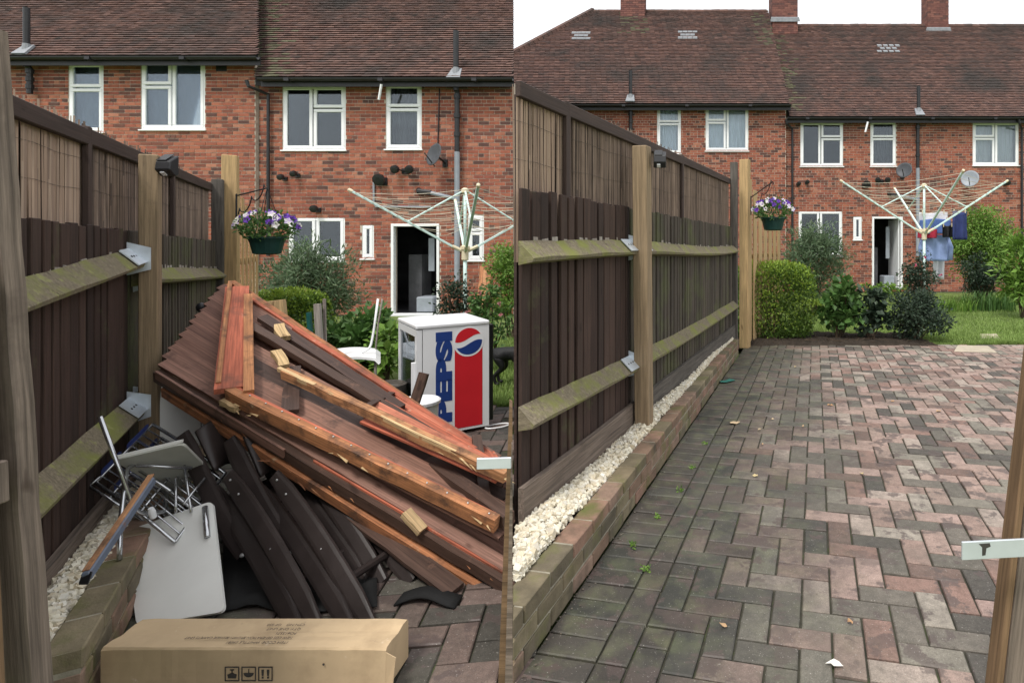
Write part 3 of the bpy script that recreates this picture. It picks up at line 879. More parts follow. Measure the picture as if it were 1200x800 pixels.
# rear and hip slopes close the roofs
k = MB()
k.add([(xh, rg, zrA - .05), (xh - (rg - 18.0), 18.0, zeA - .05), (xh - (rg - 18.0), 2 * rg - 18.0, zeA - .05), (xs2 + .06, rg, zrA - .05), (xs2 + .06, 2 * rg - 18.0, zeA - .05)], [(0, 2, 1), (0, 3, 4, 2)])
k.add([(xs2 + .06, rg, zrA - .05), (xs2 + .06, 2 * rg - 18, zeA - .05), (xs2 + .06, 18.0, zeA - .05)], [(0, 1, 2)])
k.add([(xs2 + .09, rg, zrB - .05), (13, rg, zrB - .05), (13, 2 * rg - 18.2, zeB - .05), (xs2 + .09, 2 * rg - 18.2, zeB - .05)], [(0, 1, 2, 3)])
k.build("rear_slope", m_tile, HR)
k = MB(); rnd = random.Random(4)
for (x0, x1, z) in ((xh - .1, xs2, zrA), (xs2 + .1, 13, zrB)):
    x = x0
    while x < x1:
        k.tube([(x, rg, z - .04), (min(x + .3, x1), rg, z - .04 + rnd.uniform(-.012, .012))], .11, 8); x += .305
n = int((rg - 18) / .13)
for i in range(n):
    p = V((xh, rg, zrA)).lerp(V((xh - (rg - 18.0), 18.0, zeA)), i / n); q = V((xh, rg, zrA)).lerp(V((xh - (rg - 18.0), 18.0, zeA)), (i + 1) / n)
    k.tube([p + V((0, 0, .03 + .012)), q + V((0, 0, .012))], [.10, .12], 6)
tag(k.build("ridge_tiles", m_tile, HR), kind="stuff")
chimney(HR, 727, 756, rg - .35, -25, 25, .7)
chimney(HR, 905, 935, rg - .55, -25, 22, .9)
chimney(HR, 1087, 1112, rg - .3, -25, 34, .6)
gutter(HR, PXX(560, 18), xs2 + .1, 17.95, zeA - .03)
gutter(HR, xs2 + .02, 13, 18.15, zeB - .03)
soil_stack(HR, 739, YA2, 84, 118, 160, None, 18.0)
soil_stack(HR, 1076, YB2, 102, 134, 197, 300, 18.2)
downpipe(HR, 928, YB2, 140, 310, 18.15)
downpipe(HR, 1196, YB2, 140, 310, 18.15)
dish(HR, 1060, 200, YB2); dish(HR, 1137, 210, YB2, .26, m_greypipe)
lamp(HR, 1015, 217, YB2, .2); lamp(HR, 1034, 212, YB2, .14, True); lamp(HR, 936, 216, YB2, .1); lamp(HR, 946, 214, YB2, .1); lamp(HR, 1180, 215, YB2, .14)
k = MB(); k.tube([P(1017, 143, 18.1), P(1014, 155, 18.1)], .03, 6); k.build("overflow_pipe", m_upvc, HR)
for (px, py, w2, n) in ((681, 44, 22, 3), (806, 43, 23, 3), (1042, 59, 28, 3)):       # patches of newer slates
    k = MB(); zE, yE = (zeA, 18.0) if px < 920 else (zeB, 18.2)
    for r in range(n):
        py2 = py + (r - 1) * 3.4
        a = (CY - py2) / FPX
        Y = (zE - yE - CAMH) / (a - 1)
        z = zE + (Y - yE)
        for c in range(4 - (r % 2)):
            x = PXX(px - w2 / 2 + w2 * (c + .5 * (r % 2)) / 4, Y)
            k.add([(x, Y - .03, z + .055), (x + .16, Y - .03, z + .055), (x + .16, Y + .07, z + .125), (x, Y + .07, z + .125), (x, Y - .025, z + .01), (x + .16, Y - .025, z + .01)], [(0, 1, 2, 3), (4, 5, 1, 0)])
    k.build("slate_patch", m_lead, HR)

# ================================================================== FENCES
def lerp(a, b, t): return a + (b - a) * t
def fence(root, X, Y0, Y1, reed0, reed1, pick0, pick1, rail, low, spost, batt, zb, mat_near, mat_far, seed, tops, plane):
    """garden fence along x = X(y): close pickets on mossy arris rails, a taller reed screen behind"""
    rnd = random.Random(seed)
    A, B = V((X(Y0), Y0, 0)), V((X(Y1), Y1, 0))
    L = (B - A).length; d = (B - A) / L
    n = V((d.y, -d.x, 0))                       # towards the patio
    up = V((0, 0, 1))
    at = lambda s, o, z: A + d * s + n * o + up * z
    rz = lambda s: lerp(reed0, reed1, s / L)
    pz = lambda s: lerp(pick0, pick1, s / L)
    # reeds
    st = (lambda o: max(0, -o * 1.72)) if plane > 100 else (lambda o: 0)
    m = MB(); m2 = MB(); s = st(-.055)
    while s < L:
        wr = rnd.uniform(.006, .0125)
        o = -.045 + rnd.uniform(-.006, .006)
        top = rz(s) - .03 + (rnd.uniform(0, .07) if rnd.random() < .5 else 0) * (1 if .2 < s / L < .8 else .25)
        t0 = rnd.uniform(-.02, .02)
        b0, b1 = pz(s) - .35, top
        p = [at(s, o, b0), at(s + wr / 2, o + wr * .5, b0), at(s + wr, o, b0), at(s + t0, o, b1), at(s + wr / 2 + t0, o + wr * .5, b1), at(s + wr + t0, o, b1)]
        (m if s < batt[0] else m2).add(p, [(0, 1, 4, 3), (1, 2, 5, 4), (3, 4, 5)])
        s += wr * .82
    tag(m.build("reed_screen", m_reed, root), kind="stuff")
    tag(m2.build("reed_screen", m_reed_old, root), kind="stuff")
    for zz in (.18, .42):                       # binding wires
        k = MB(); k.tube([at(lerp(st(-.02), L, q / 24), -.036, lerp(pz(0), rz(0), zz * 1.5) + lerp(0, rz(L) - rz(0), q / 24) + .006 * math.sin(q * 2.1)) for q in range(25)], .0009, 4)
        k.build("binding_wire", m_oldpost, root)
    b_ = st(-.08)
    m = MB().box8([at(b_, -.075, .02), at(L, -.075, .02), at(L, -.06, .02), at(b_, -.06, .02), at(b_, -.075, rz(0) - .05), at(L, -.075, rz(L) - .05), at(L, -.06, rz(L) - .05), at(b_, -.06, rz(0) - .05)])
    m.build("screen_backing", m_cap, root)
    cuts = [st(-.045)] + list(batt) + [L]
    for a, b2 in zip(cuts[:-1], cuts[1:]):
        beam("capping", root, at(a + .005, -.022, rz(a) - .04), at(b2 - .005, -.022, rz(b2) - .045), .075, .03, n, m_cap, .004)
    for s in batt:
        beam("batten", root, at(s, -.02, pz(s) - .2), at(s, -.02, rz(s) + .005), .055, .025, n, m_cap, .003)
    # pickets
    s = .01 + st(-.012); i = 0
    while s < L - .03:
        wd = rnd.choice((.074, .08, .086)) if i % 2 == 0 else rnd.choice((.016, .02, .024))
        po = .016 if i % 2 == 0 else -.008
        zt = pz(s) + rnd.uniform(-.009, .007) + tops(s / L)
        far = s > spost
        mt = mat_far if far else mat_near
        c = s + wd / 2
        tw = rnd.uniform(-.004, .004)
        if s + wd > L: break
        x = d + n * rnd.uniform(.05, .11)
        b0 = beam("picket", root, at(c, po + rnd.uniform(-.002, .002), zb), at(c + tw, po + rnd.uniform(-.004, .004), zt), wd, .018, n + d * rnd.uniform(-.1, .1), mt, .003)
        if i % 2 == 0 and rnd.random() < .93:
            zr = rail(s)
            hh = rnd.uniform(.012, .04)
            beam("worn_foot", b0, at(c, po + .0085, zr + .02), at(c + tw, po + .0085, zr + .03 + hh), wd * .8, .006, n, m_bare, 0)
        s += wd + rnd.uniform(.0, .003) - (.004 if i % 2 else 0); i += 1
    # arris rails in two bays either side of the post
    for zf, nm in ((rail, "upper"), (low, "lower")):
        for a, b2 in ((0.0, spost - .03), (spost + .03, L)):
            if b2 - a < .2: continue
            k = MB(); nseg = 8
            for q in range(nseg + 1):
                s = lerp(a, b2, q / nseg); z = zf(s)
                k.v += [tuple(at(s, .029, z + .05 + .004 * math.sin(q * 2.3))), tuple(at(s, .107, z - .028 + .004 * math.sin(q * 1.7))), tuple(at(s, .101, z - .045)), tuple(at(s, .029, z - .06))]
            for q in range(nseg):
                for e in range(4):
                    k.f.append((q * 4 + e, q * 4 + (e + 1) % 4, q * 4 + 4 + (e + 1) % 4, q * 4 + 4 + e))
            k.f += [(0, 3, 2, 1), tuple(nseg * 4 + e for e in range(4))]
            rl = k.build("rail", m_rail, root)
            for sgn, e in ((-1, spost - .06), (1, spost + .06)):
                if (sgn < 0) != (b2 < spost): continue
                z = zf(e)
                j = MB(); e1 = e + sgn * .17
                z1 = zf(e1)
                j.box8([at(e, .034, z + .054), at(e1, .034, z1 + .054), at(e1, .112, z1 - .022), at(e, .112, z - .022), at(e, .038, z + .058), at(e1, .038, z1 + .058), at(e1, .116, z1 - .018), at(e, .116, z - .018)])
                j.box8([at(e, .03, z - .09), at(e + sgn * .004, .03, z - .09), at(e + sgn * .004, .13, z - .06), at(e, .13, z - .06), at(e, .03, z + .09), at(e + sgn * .004, .03, z + .09), at(e + sgn * .004, .13, z + .06), at(e, .13, z + .06)])
                br = j.build("bracket", m_galv, rl)
                j = MB()
                for q in range(3):
                    w2 = at(lerp(e, e1, .25 + .25 * q), .076, lerp(z, z1, .5) + .020)
                    j.lathe(w2, [(.006, 0), (.005, .004)], 6, (n + up * .9))
                j.build("screw", m_black, br)
    # gravel boards at the foot
    for a, b2 in ((0, spost - .02), (spost + .02, L)):
        beam("gravel_board", root, at(a, .045, zb - .02), at(b2, .045, zb - .02), .2, .03, n, m_oldpost if b2 > spost else m_gate, .004, .004, seed)
    return at, d, n, L

# ---- fence of the cleared patio
FR = thing("garden_fence", "dark picket fence with mossy rails topped by reed screening along the cream gravel strip", "fence", (FENCE_R(5), 5, 0))
Y0R = 1.505 / (.264 + .2857)
s_of_r = lambda Y: (Y - Y0R) * math.hypot(1, .264)
sp = s_of_r(4.22)
atR, dR, nR, LR = fence(FR, FENCE_R, Y0R + .005, 8.25, 2.27, 2.40, 1.76, 1.72, lambda s: lerp(1.46, 1.42, s / 5.6) + .02 * math.sin(s * 1.1), lambda s: lerp(.70, .66, s / 5.6) - .035 * math.sin(s * .56), sp, (s_of_r(3.32), s_of_r(5.75)), .30, m_picket, m_picket_old, 31, lambda f: 0, 603)
def postpiece(root, at, s, o, z0, z1, wd, mat, lean=(0, 0)):
    nn = at(0, 1, 0) - at(0, 0, 0)
    return beam("post", root, at(s, o, z0), at(s + lean[0], o + lean[1], z1), wd, wd * .95, nn, mat, .005, .0)
pR = postpiece(FR, atR, sp, .125, 0.0, 2.17, .11, m_post, (-.06, 0))
postpiece(FR, atR, LR + .04, .03, 0, 2.62, .10, m_oldpost)
def solar(root_label, at, s, o, z):
    c = at(s, o, z)
    V = lambda q: Vector(q) * .78
    t_ = thing("solar_light", root_label, "light", tuple(c))
    k = MB(); k.prism([c + V((0, 0, -.06)), c + V((0, -.03, -.075)), c + V((.0, -.085, -.03)), c + V((0, -.075, .03)), c + V((0, 0, .08))], (.085, 0, 0))
    k.build("housing", m_black, t_, bevel=.005)
    k = MB(); k.box8([c + V((.03, -.045, -.071)), c + V((.06, -.045, -.071)), c + V((.06, -.072, -.05)), c + V((.03, -.072, -.05)), c + V((.03, -.043, -.062)), c + V((.06, -.043, -.062)), c + V((.06, -.07, -.042)), c + V((.03, -.07, -.042))])
    k.build("diffuser", m_wprint, t_)
    k = MB(); k.box8([c + V((.008, -.078, .036)), c + V((.077, -.078, .036)), c + V((.077, -.006, .084)), c + V((.008, -.006, .084)), c + V((.008, -.076, .042)), c + V((.077, -.076, .042)), c + V((.077, -.004, .09)), c + V((.008, -.004, .09))])
    k.build("solar_panel", m_black, t_)
solar("black wedge solar light on the tall post beside the cleared gravel strip", atR, sp + .0, .195, 2.08)

# ---- fence of the cluttered patio
FL = thing("garden_fence", "dark picket fence with mossy rails topped by reed screening behind the heaped rubbish", "fence", (FENCE_L(4), 4, 0))
Y0L = .9
s_of_l = lambda Y: (Y - Y0L) * math.hypot(1, .6)
spl = s_of_l(3.27)
LLtot = s_of_l(5.95)
def railL(s):
    if s < spl: return lerp(1.235, 1.42, s / spl)
    return lerp(1.32, 1.20, (s - spl) / (LLtot - spl))
atL, dL, nL, LL = fence(FL, FENCE_L, Y0L, 5.95, 2.016, 2.10, 1.616, 1.52, railL, lambda s: lerp(.565, .66, s / LLtot), spl, (s_of_l(2.85), s_of_l(4.45)), .2, m_picket, m_picket_old, 32, lambda f: 0, 0)
postpiece(FL, atL, spl, .115, 0.0, 1.99, .09, m_post, (0, 0))
postpiece(FL, atL, LL + .04, .03, 0, 2.14, .10, m_oldpost)
solar("black wedge solar light on the tall post above the folded chairs", atL, spl, .175, 1.93)

# ---- panels of new timber beyond the fences, with a hanging basket each
def new_panel(label, p0, p1, z0, z1, n, wpost):
    p0, p1 = V(p0), V(p1)
    t_ = thing("timber_fence", label, "fence", tuple(p0))
    d = (p1 - p0).normalized(); nn = V((d.y, -d.x, 0))
    beam("post", t_, p0 + V((0, 0, 0)), p0 + V((0, 0, z0 + .12)), wpost, wpost, nn, m_newwood, .005)
    L = (p1 - p0).length
    for i in range(n):
        f = (i + .5) / n
        a = p0 + d * (wpost * .6 + (L - wpost * .6) * f)
        z = lerp(z0, z1, f ** .7)
        beam("board", t_, a, a + V((0, 0, z)), (L - wpost) / n * .96, .02, nn + d * .1, m_newwood, .003)
    for z in (.4, 1.3):
        beam("rail", t_, p0 + V((0, 0, z)) - nn * .04, p1 + V((0, 0, z)) - nn * .04, .07, .04, nn, m_newwood, .003)
    return t_
new_panel("fence panel of new honey timber with stepped tops beside the trimmed hedge", (PXX(873, 8.6), 8.6, 0), (PXX(915, 10.6), 10.6, 0), 2.58, 1.75, 7, .13)
new_panel("fence panel of new honey timber with stepped tops above the heap of shed panels", (PXX(270, 6.15), 6.15, 0), (PXX(303, 7.7), 7.7, 0), 2.28, 1.72, 7, .13)

def leaf_tri(m, p, d, nrm, L, W):
    s = d.cross(nrm)
    if s.length < 1e-5: return
    s.normalize()
    n0 = len(m.v)
    mid = p + d * (L * .45)
    m.v += [tuple(p), tuple(mid + s * W / 2 + nrm * W * .12), tuple(p + d * L - nrm * L * .08), tuple(mid - s * W / 2 + nrm * W * .12)]
    m.f += [(n0, n0 + 1, n0 + 2), (n0, n0 + 2, n0 + 3)]
def rdir(r):
    while True:
        v = V((r.uniform(-1, 1), r.uniform(-1, 1), r.uniform(-1, 1)))
        if .05 < v.length < 1: return v.normalized()
def plant(name, label, cat, base, c, rad, n, leaf, mat, seed, clumps=26, box=False, stems=9, core=.35, group=None, upb=.25, stem_r=.012, flowers=None, csize=.38):
    """a bush: stems from the ground to leafy clumps spread through the crown"""
    r = random.Random(seed)
    base, c = V(base), V(c)
    t_ = thing(name, label, cat, tuple(base), group)
    m = MB(); cl = []
    for i in range(clumps):
        if box:
            q = V((r.uniform(-1, 1), r.uniform(-1, 1), r.uniform(-1, 1)))
            q = V([max(-.86, min(.86, k * 1.25)) for k in q])
        else:
            q = rdir(r) * (r.random() ** .4) * (1 - csize * .55)
        cl.append(c + V((q.x * rad[0], q.y * rad[1], q.z * rad[2])))
    mr = min(rad)
    for i in range(n):
        cc = r.choice(cl)
        dv = rdir(r)
        rr = csize * mr * (r.random() ** .45) * r.uniform(.75, 1.3)
        if box:
            p = cc + dv * rr
            q = p - c
            q = V([q[k] / rad[k] for k in range(3)])
            nr4 = (abs(q.x) ** 3.2 + abs(q.y) ** 3.2 + abs(q.z) ** 3.2) ** (1 / 3.2) / (1 + .10 * mnoise.noise(q * 2.2 + V((seed, 0, 0))))
            if nr4 > 1: q = q / nr4 * r.uniform(.9, 1.05)
            p = c + V([q[k] * rad[k] for k in range(3)])
        else:
            p = cc + V((dv.x, dv.y, dv.z * .85)) * rr
        if p.z < .02: p.z = r.uniform(.02, .1)
        d = (dv + rdir(r) * .8 + V((0, 0, upb))).normalized()
        nr = (rdir(r) + V((0, 0, 1.1)) + dv * .6).normalized()
        nr = (nr - d * nr.dot(d))
        if nr.length < 1e-3: continue
        s = r.uniform(.6, 1.25)
        leaf_tri(m, p, d, nr.normalized(), leaf[0] * s, leaf[1] * s)
    m.build("foliage", mat, t_)
    if box:
        k = MB()
        for i in range(n // 7):
            u, v = r.uniform(-1, 1), r.uniform(-1, 1)
            hh = mnoise.noise(V((u * 3 + seed, v * 3, 1))) * .05
            zt_ = (max(0, 1 - abs(u) ** 3.2 - abs(v) ** 3.2)) ** (1 / 3.2)
            p = c + V((u * rad[0], v * rad[1], rad[2] * zt_ + hh + r.uniform(-.05, .05)))
            d = (rdir(r) * .7 + V((0, -.1, 1))).normalized()
            leaf_tri(k, p, d, rdir(r), leaf[0] * r.uniform(.8, 1.5), leaf[1] * r.uniform(.8, 1.2))
        for i in range(n // 14):
            u, v = r.uniform(-1, 1), r.random() ** .6 * 2 - 1
            p = c + V((u * rad[0] * .95, -rad[1] * max(0, 1 - abs(u) ** 3.2 - abs(v) ** 3.2) ** (1 / 3.2) - r.uniform(-.02, .04), v * rad[2]))
            leaf_tri(k, p, (rdir(r) * .8 + V((0, -.6, .4))).normalized(), rdir(r), leaf[0] * r.uniform(.8, 1.4), leaf[1])
        k.build("young_shoots", m_lf_lime2, t_)
    k = MB()
    for i in range(stems):
        q = cl[i % len(cl)]
        b0 = base + V((r.uniform(-.12, .12) * rad[0], r.uniform(-.12, .12) * rad[1], -.02))
        md = b0.lerp(q, .5) + V((r.uniform(-.1, .1) * rad[0], r.uniform(-.1, .1) * rad[1], .08 * rad[2]))
        k.tube([b0, md, q], [stem_r, stem_r * .75, stem_r * .35], 5)
    k.build("stems", m_stem, t_)
    if flowers:
        fm, fn, fs = flowers
        k = MB()
        for i in range(fn):
            dv = rdir(r); dv.z = abs(dv.z) * .7; dv.y = -abs(dv.y)
            p = c + V((dv.x * rad[0], dv.y * rad[1], dv.z * rad[2]))
            for q in range(7):
                leaf_tri(k, p, (rdir(r) + V((0, -.6, .4))).normalized(), V((0, -1, .5)).normalized(), fs, fs * .8)
        k.build("flowers", fm, t_)
    return t_

def basket(label, post, c, rad, seed):
    r = random.Random(seed)
    c = V(c); post = V(post)
    br = thing("basket_bracket", "black iron scroll bracket on the new post over " + label[1], "bracket", tuple(post))
    k = MB()
    tip = c + V((0, 0, rad * 1.9))
    k.tube([post + V((0, 0, -.15)), post + V((0, 0, .12))], .008, 6)
    k.tube([post + V((0, 0, .1)), tip], .007, 6)
    pts = []
    for i in range(22):
        a = i / 21
        p = (post + V((0, 0, -.12))).lerp(tip, a)
        ph = a * 5 * PI
        pts.append(p + V((0, 0, .045 * math.sin(ph) + .02)) + (tip - post).normalized() * .03 * math.cos(ph))
    k.tube(pts, .006, 5)
    k.build("scroll", m_iron, br)
    t_ = thing("hanging_basket", label[0], "hanging basket", tuple(c))
    k = MB(); k.lathe(c + V((0, 0, -rad * .62)), [(rad * .35, 0), (rad * .46, .01), (rad * .56, rad * .45), (rad * .62, rad * .6), (rad * .66, rad * .6), (rad * .66, rad * .67), (rad * .55, rad * .67), (rad * .5, rad * .55)], 20)
    k.build("pot", m_pot, t_, smooth=False)
    k = MB()
    for a in range(3):
        k.tube([c + V((math.cos(a * 2.1 + .4) * rad * .6, math.sin(a * 2.1 + .4) * rad * .6, 0)), tip], .0035, 4)
    k.build("chain", m_iron, t_)
    m = MB()
    for i in range(900):
        dv = rdir(r); dv.z = dv.z * .62 + .18
        p = c + dv * rad * r.uniform(.45, 1.0) + V((0, 0, rad * .25))
        leaf_tri(m, p, (dv + V((0, 0, .2)) + rdir(r) * .7).normalized(), rdir(r), r.uniform(.03, .06), r.uniform(.018, .03))
    m.build("foliage", m_lf_mid, t_)
    for nm, mt, cnt in (("violet_flower", m_pans, 20), ("white_flower", m_pansw, 15)):
        for i in range(cnt):
            dv = rdir(r); dv.z = abs(dv.z) * .75 + .15; dv.y = -abs(dv.y) if r.random() < .7 else dv.y
            p = c + V((dv.x * 1.05, dv.y * 1.0, dv.z * .85)) * rad + V((0, 0, rad * .26))
            ax = (dv + V((0, -.9, .1))).normalized()
            a1 = ax.orthogonal().normalized(); a2 = ax.cross(a1)
            k = MB(); s = r.uniform(.024, .034)
            for q in range(5):
                an = q * 2 * PI / 5
                u = a1 * math.cos(an) + a2 * math.sin(an)
                leaf_tri(k, p, (u + ax * .15).normalized(), ax, s * 1.25, s * 1.2)
            k.build(nm, mt, t_)
basket(("hanging basket of violet and white pansies over the trimmed hedge", "the hedge"), (PXX(880, 8.5), 8.5, 2.05), P(906, 256, 8.3), .27, 5)
basket(("hanging basket of violet and white pansies over the shed panel heap", "the shed panels"), (PXX(277, 6.05), 6.05, 1.88), P(313, 279, 5.9), .26, 6)

# ================================================================== LOW WALLS AND GRAVEL
def clip(poly, k=.2857, e=.003):
    """keep the part of a footprint on the right hand side of the plot boundary x = -k y"""
    out = []
    f = lambda p: p.x + k * p.y - e
    for i, p in enumerate(poly):
        q = poly[(i + 1) % len(poly)]
        if f(p) >= 0: out.append(p)
        if (f(p) >= 0) != (f(q) >= 0): out.append(p.lerp(q, f(p) / (f(p) - f(q))))
    return out
def low_wall(label, X, Y0, Y1, seed, courses=3, z0=-.012, cut=False):
    rnd = random.Random(seed)
    A, B = V((X(Y0), Y0, 0)), V((X(Y1), Y1, 0))
    L = (B - A).length; d = (B - A) / L; n = V((d.y, -d.x, 0)); up = V((0, 0, 1))
    t_ = thing("low_brick_wall", label, "wall", tuple(A))
    bl, bh, bw = .225, .0765, .104
    fp = [A + d * .006 - n * .007, A + d * (L - .006) - n * .007, A + d * (L - .006) - n * (bw - .007), A + d * .006 - n * (bw - .007)]
    if cut: fp = clip(fp, e=.008)
    MB().prism([p + up * .003 for p in fp], up * (z0 + courses * bh - .012)).build("mortar", m_kmortar, t_)
    for c in range(courses):
        s = -bl / 2 if c % 2 else 0
        while s < L:
            a, b2 = max(s, 0) + .005, min(s + bl, L) - .005
            s += bl
            if b2 - a < .04: continue
            zz = z0 + (c + .5) * bh
            p0 = A + d * a - n * (bw / 2 + rnd.uniform(-.003, .003)) + up * (zz + rnd.uniform(-.002, .002))
            p1 = A + d * b2 - n * (bw / 2 + rnd.uniform(-.003, .003)) + up * (zz + rnd.uniform(-.002, .002))
            if cut:
                ft = [p0 + n * bw / 2, p1 + n * bw / 2, p1 - n * bw / 2, p0 - n * bw / 2]
                c2 = clip(ft)
                if len(c2) < 3: continue
                if len(c2) != 4 or any((u - v).length > 1e-4 for u, v in zip(ft, c2)):
                    MB().prism([p - up * (bh / 2 - .00525) for p in c2], up * (bh - .0105)).build("brick", m_kerb, t_, bevel=.003)
                    continue
            beam("brick", t_, p0, p1, bw, bh - .0105, up, m_kerb, .005)
    return A, d, n, L
low_wall("mossy low brick wall three courses high edging the cleared patio", KERB_R, 1.9, 8.05, 41, cut=True)
low_wall("mossy low brick wall beside the cardboard box and white table tops", KERB_L, 1.9, 5.4, 42)

def gravel(name, Xk, Xf, Y0, Y1, z, cnt, seed):
    rnd = random.Random(seed)
    m = MB()
    cube = [V((x, y, zz)) for zz in (-1, 1) for x, y in ((-1, -1), (1, -1), (1, 1), (-1, 1))]
    for i in range(cnt):
        Y = Y0 + (Y1 - Y0) * (rnd.random() ** 1.35)
        a, b2 = Xf(Y), Xk(Y)
        u = rnd.random()
        c = V((lerp(a, b2, u), Y, z + rnd.uniform(-.016, .016) + .018 * math.sin(u * PI) + .012 * math.sin(Y * 3.1)))
        s = rnd.uniform(.009, .019)
        if name == 'gravel' and a > -1.3 and c.x + .2857 * c.y < .02: continue
        q = Matrix.Rotation(rnd.uniform(0, 6.3), 3, rdir(rnd))
        sc = V((rnd.uniform(.7, 1.2), rnd.uniform(.6, 1.0), rnd.uniform(.5, .9)))
        m.box8([c + q @ V((k.x * sc.x * rnd.uniform(.5, 1), k.y * sc.y * rnd.uniform(.5, 1), k.z * sc.z * rnd.uniform(.5, 1))) * s for k in cube])
    o = m.build(name, m_gravel)
    tag(o, "cream limestone gravel strip between fence and low wall", None, None, "stuff")
    k = MB(); pts0, pts1 = [], []
    ys = [Y0, Y0 + .36, Y1]
    k.prism([V((Xk(y), y, -.1)) for y in ys] + [V((Xf(y), y, -.1)) for y in ys[::-1]], (0, 0, z + .08))
    tag(k.build("gravel_bed", m_soil), kind="structure")
gravel("gravel", lambda Y: KERB_R(Y) - .108, lambda Y: max(FENCE_R(Y) + .065, DIV(Y) + .012), 2.28, 8.0, .215, 6500, 51)
gravel("gravel", lambda Y: KERB_L(Y) - .125, lambda Y: FENCE_L(Y) + .075, 1.8, 5.3, .19, 4200, 52)

# ================================================================== GATE POSTS
t_ = thing("gate_post", "tall weathered grey timber gate post in front of the reed fence", "gate post", P(28, 800, 1.4))
c0, c1 = P(24, 880, 1.4), P(-34, 36, 1.4)
c0 = c0 + (c0 - c1) * (c0.z / (c1.z - c0.z))
beam("post", t_, c0, c1, .125, .045, V((0, -1, 0)), m_gate, .004, .0025, 1)
beam("side_board", t_, P(-8, 820, 1.33), P(-32, 300, 1.33), .04, .02, V((0, -1, 0)), m_gateb, .003)
beam("keep", t_, P(-4, 590, 1.32), P(-6, 541, 1.32), .03, .03, V((0, -1, 0)), m_gate, .003)
t_ = thing("gate_post", "slim brown timber gate post with steel latch at the end of the shed panels", "gate post", (DIV(1.5), 1.5, 0))
k = MB(); zb = -.03
ext = V((-.2857 * .07, .07, 0))
k.prism([V((PXX(576, 1.5), 1.5, zb)), V((PXX(600.5, 1.5), 1.5, zb)), P(600.5, 478, 1.5), P(597, 476, 1.5)], ext)
k.build("post", m_gateb, t_)
k = MB(); k.prism([V((PXX(586, 1.48), 1.48, zb)), V((PXX(600.6, 1.48), 1.48, zb)), P(600.6, 520, 1.48), P(599.4, 520, 1.48)], (-.2857 * .015, .015, 0))
k.build("face_strip", m_gate, t_)
k = MB(); k.obox(P(579, 542.5, 1.44), V((20 * 1.44 / 700, 0, .001)), (0, .003, 0), (0, 0, 6.5 * 1.44 / 700)); k.build("latch", m_galvd, t_, bevel=.001)
t_ = thing("gate_post", "brown timber gate post with steel latch beside the swept paving", "gate post", (PXX(1180, 1.5), 1.5, 0))
a, b2 = P(1178, 800, 1.5), P(1215, 480, 1.5)
dd = b2 - a
p0 = a - dd * (a.z / dd.z); p1 = a + dd * ((1.9 - a.z) / dd.z)
beam("post", t_, p0 + V((.045, .03, 0)), p1 + V((.045, .03, 0)), .09, .06, V((0, -1, 0)), m_gate, .004, .002, 2)
beam("edge_strip", t_, p0 + V((-.010, .03, 0)), p1 + V((-.010, .03, 0)), .018, .055, V((0, -1, 0)), m_gateb, .003)
k = MB(); k.obox(P(1164, 643, 1.42), V((37 * 1.42 / 700, 0, .004)), (0, .003, 0), (0, 0, 10.5 * 1.42 / 700)); lt = k.build("latch", m_galvd, t_, bevel=.001)
k = MB(); k.prism([P(1147, 637, 1.4165), P(1160, 636, 1.4165), P(1161, 640, 1.4165), P(1156, 642, 1.4165), P(1155, 650, 1.4165), P(1151, 651, 1.4165), P(1151, 641, 1.4165)], (0, .0006, 0)); k.build("smear", m_ink, lt)

# ================================================================== HEAP OF SHED PANELS
NL, NR, FLc = P(187, 430, 3.2), P(590, 668, 2.6), P(262, 335, 4.0)
eL, eS = NR - NL, FLc - NL
nP = eL.cross(eS).normalized()
if nP.z < 0: nP = -nP
def S(a, b, h): return NL + eL * a + eS * b + nP * (h - .27 * max(0, min(1, b)) * a)      # the far corner has sunk
LS = eS.length; LLg = eL.length
def pl(root, name, a0, b0, h0, a1, b1, h1, wd, th, mat, wob=.0015, roll=0.0, rnd=7):
    up = nP + eS.normalized() * roll
    return beam(name, root, S(a0, b0, h0), S(a1, b1, h1), wd, th, up, mat, .003, wob, rnd)
rnd = random.Random(77)
# lowest panel, seen by its edges
t0 = thing("shed_panel", "lowest shed wall panel of the heap with orange framing along its edge", "shed panel", S(.5, .5, -.15), "broken shed panels heaped on the chairs")
for i in range(9):
    b = .06 + .1 * i
    pl(t0, "board", .08, b, -.13, 1.0, b, -.15, LS * .1, .012, m_shiplap, .002, .08, i)
pl(t0, "frame", .02, -.03, -.115, 1.05, -.05, -.14, .032, .055, m_frame)
pl(t0, "frame", .06, .98, -.13, 1.0, .98, -.13, .035, .05, m_dkframe)
pl(t0, "frame", .99, .0, -.16, .99, .95, -.16, .04, .04, m_dkframe)
# ribbed panel, boards up
t1 = thing("shed_panel", "ribbed brown shiplap shed panel leaning on the fence end of the heap", "shed panel", S(.5, .5, 0), "broken shed panels heaped on the chairs")
nb = 13
for i in range(nb):
    b = (i + .5) / nb
    a0 = rnd.uniform(-.006, .006); a1 = 1.02 + rnd.uniform(-.02, .03)
    pl(t1, "board", a0, b, .006, a1, b, .006, LS / nb * .74, .024, m_ribs, .0015, -.30, i % 5)
    if i < nb - 1: pl(t1, "groove", max(a0, 0) + .004, b + .5 / nb, -.004, .99, b + .5 / nb, -.004, LS / nb * .42, .008, m_felt, 0)  # black strip added in each gap so it looks dark
pl(t1, "frame", -.004, -.02, -.045, 1.05, -.02, -.05, .04, .062, m_dkframe, .003)
pl(t1, "frame", .0, -.045, -.02, .42, -.05, -.03, .012, .05, m_shiplap)
pl(t1, "frame", -.0, 1.01, -.02, 1.0, 1.01, -.02, .04, .05, m_frame)
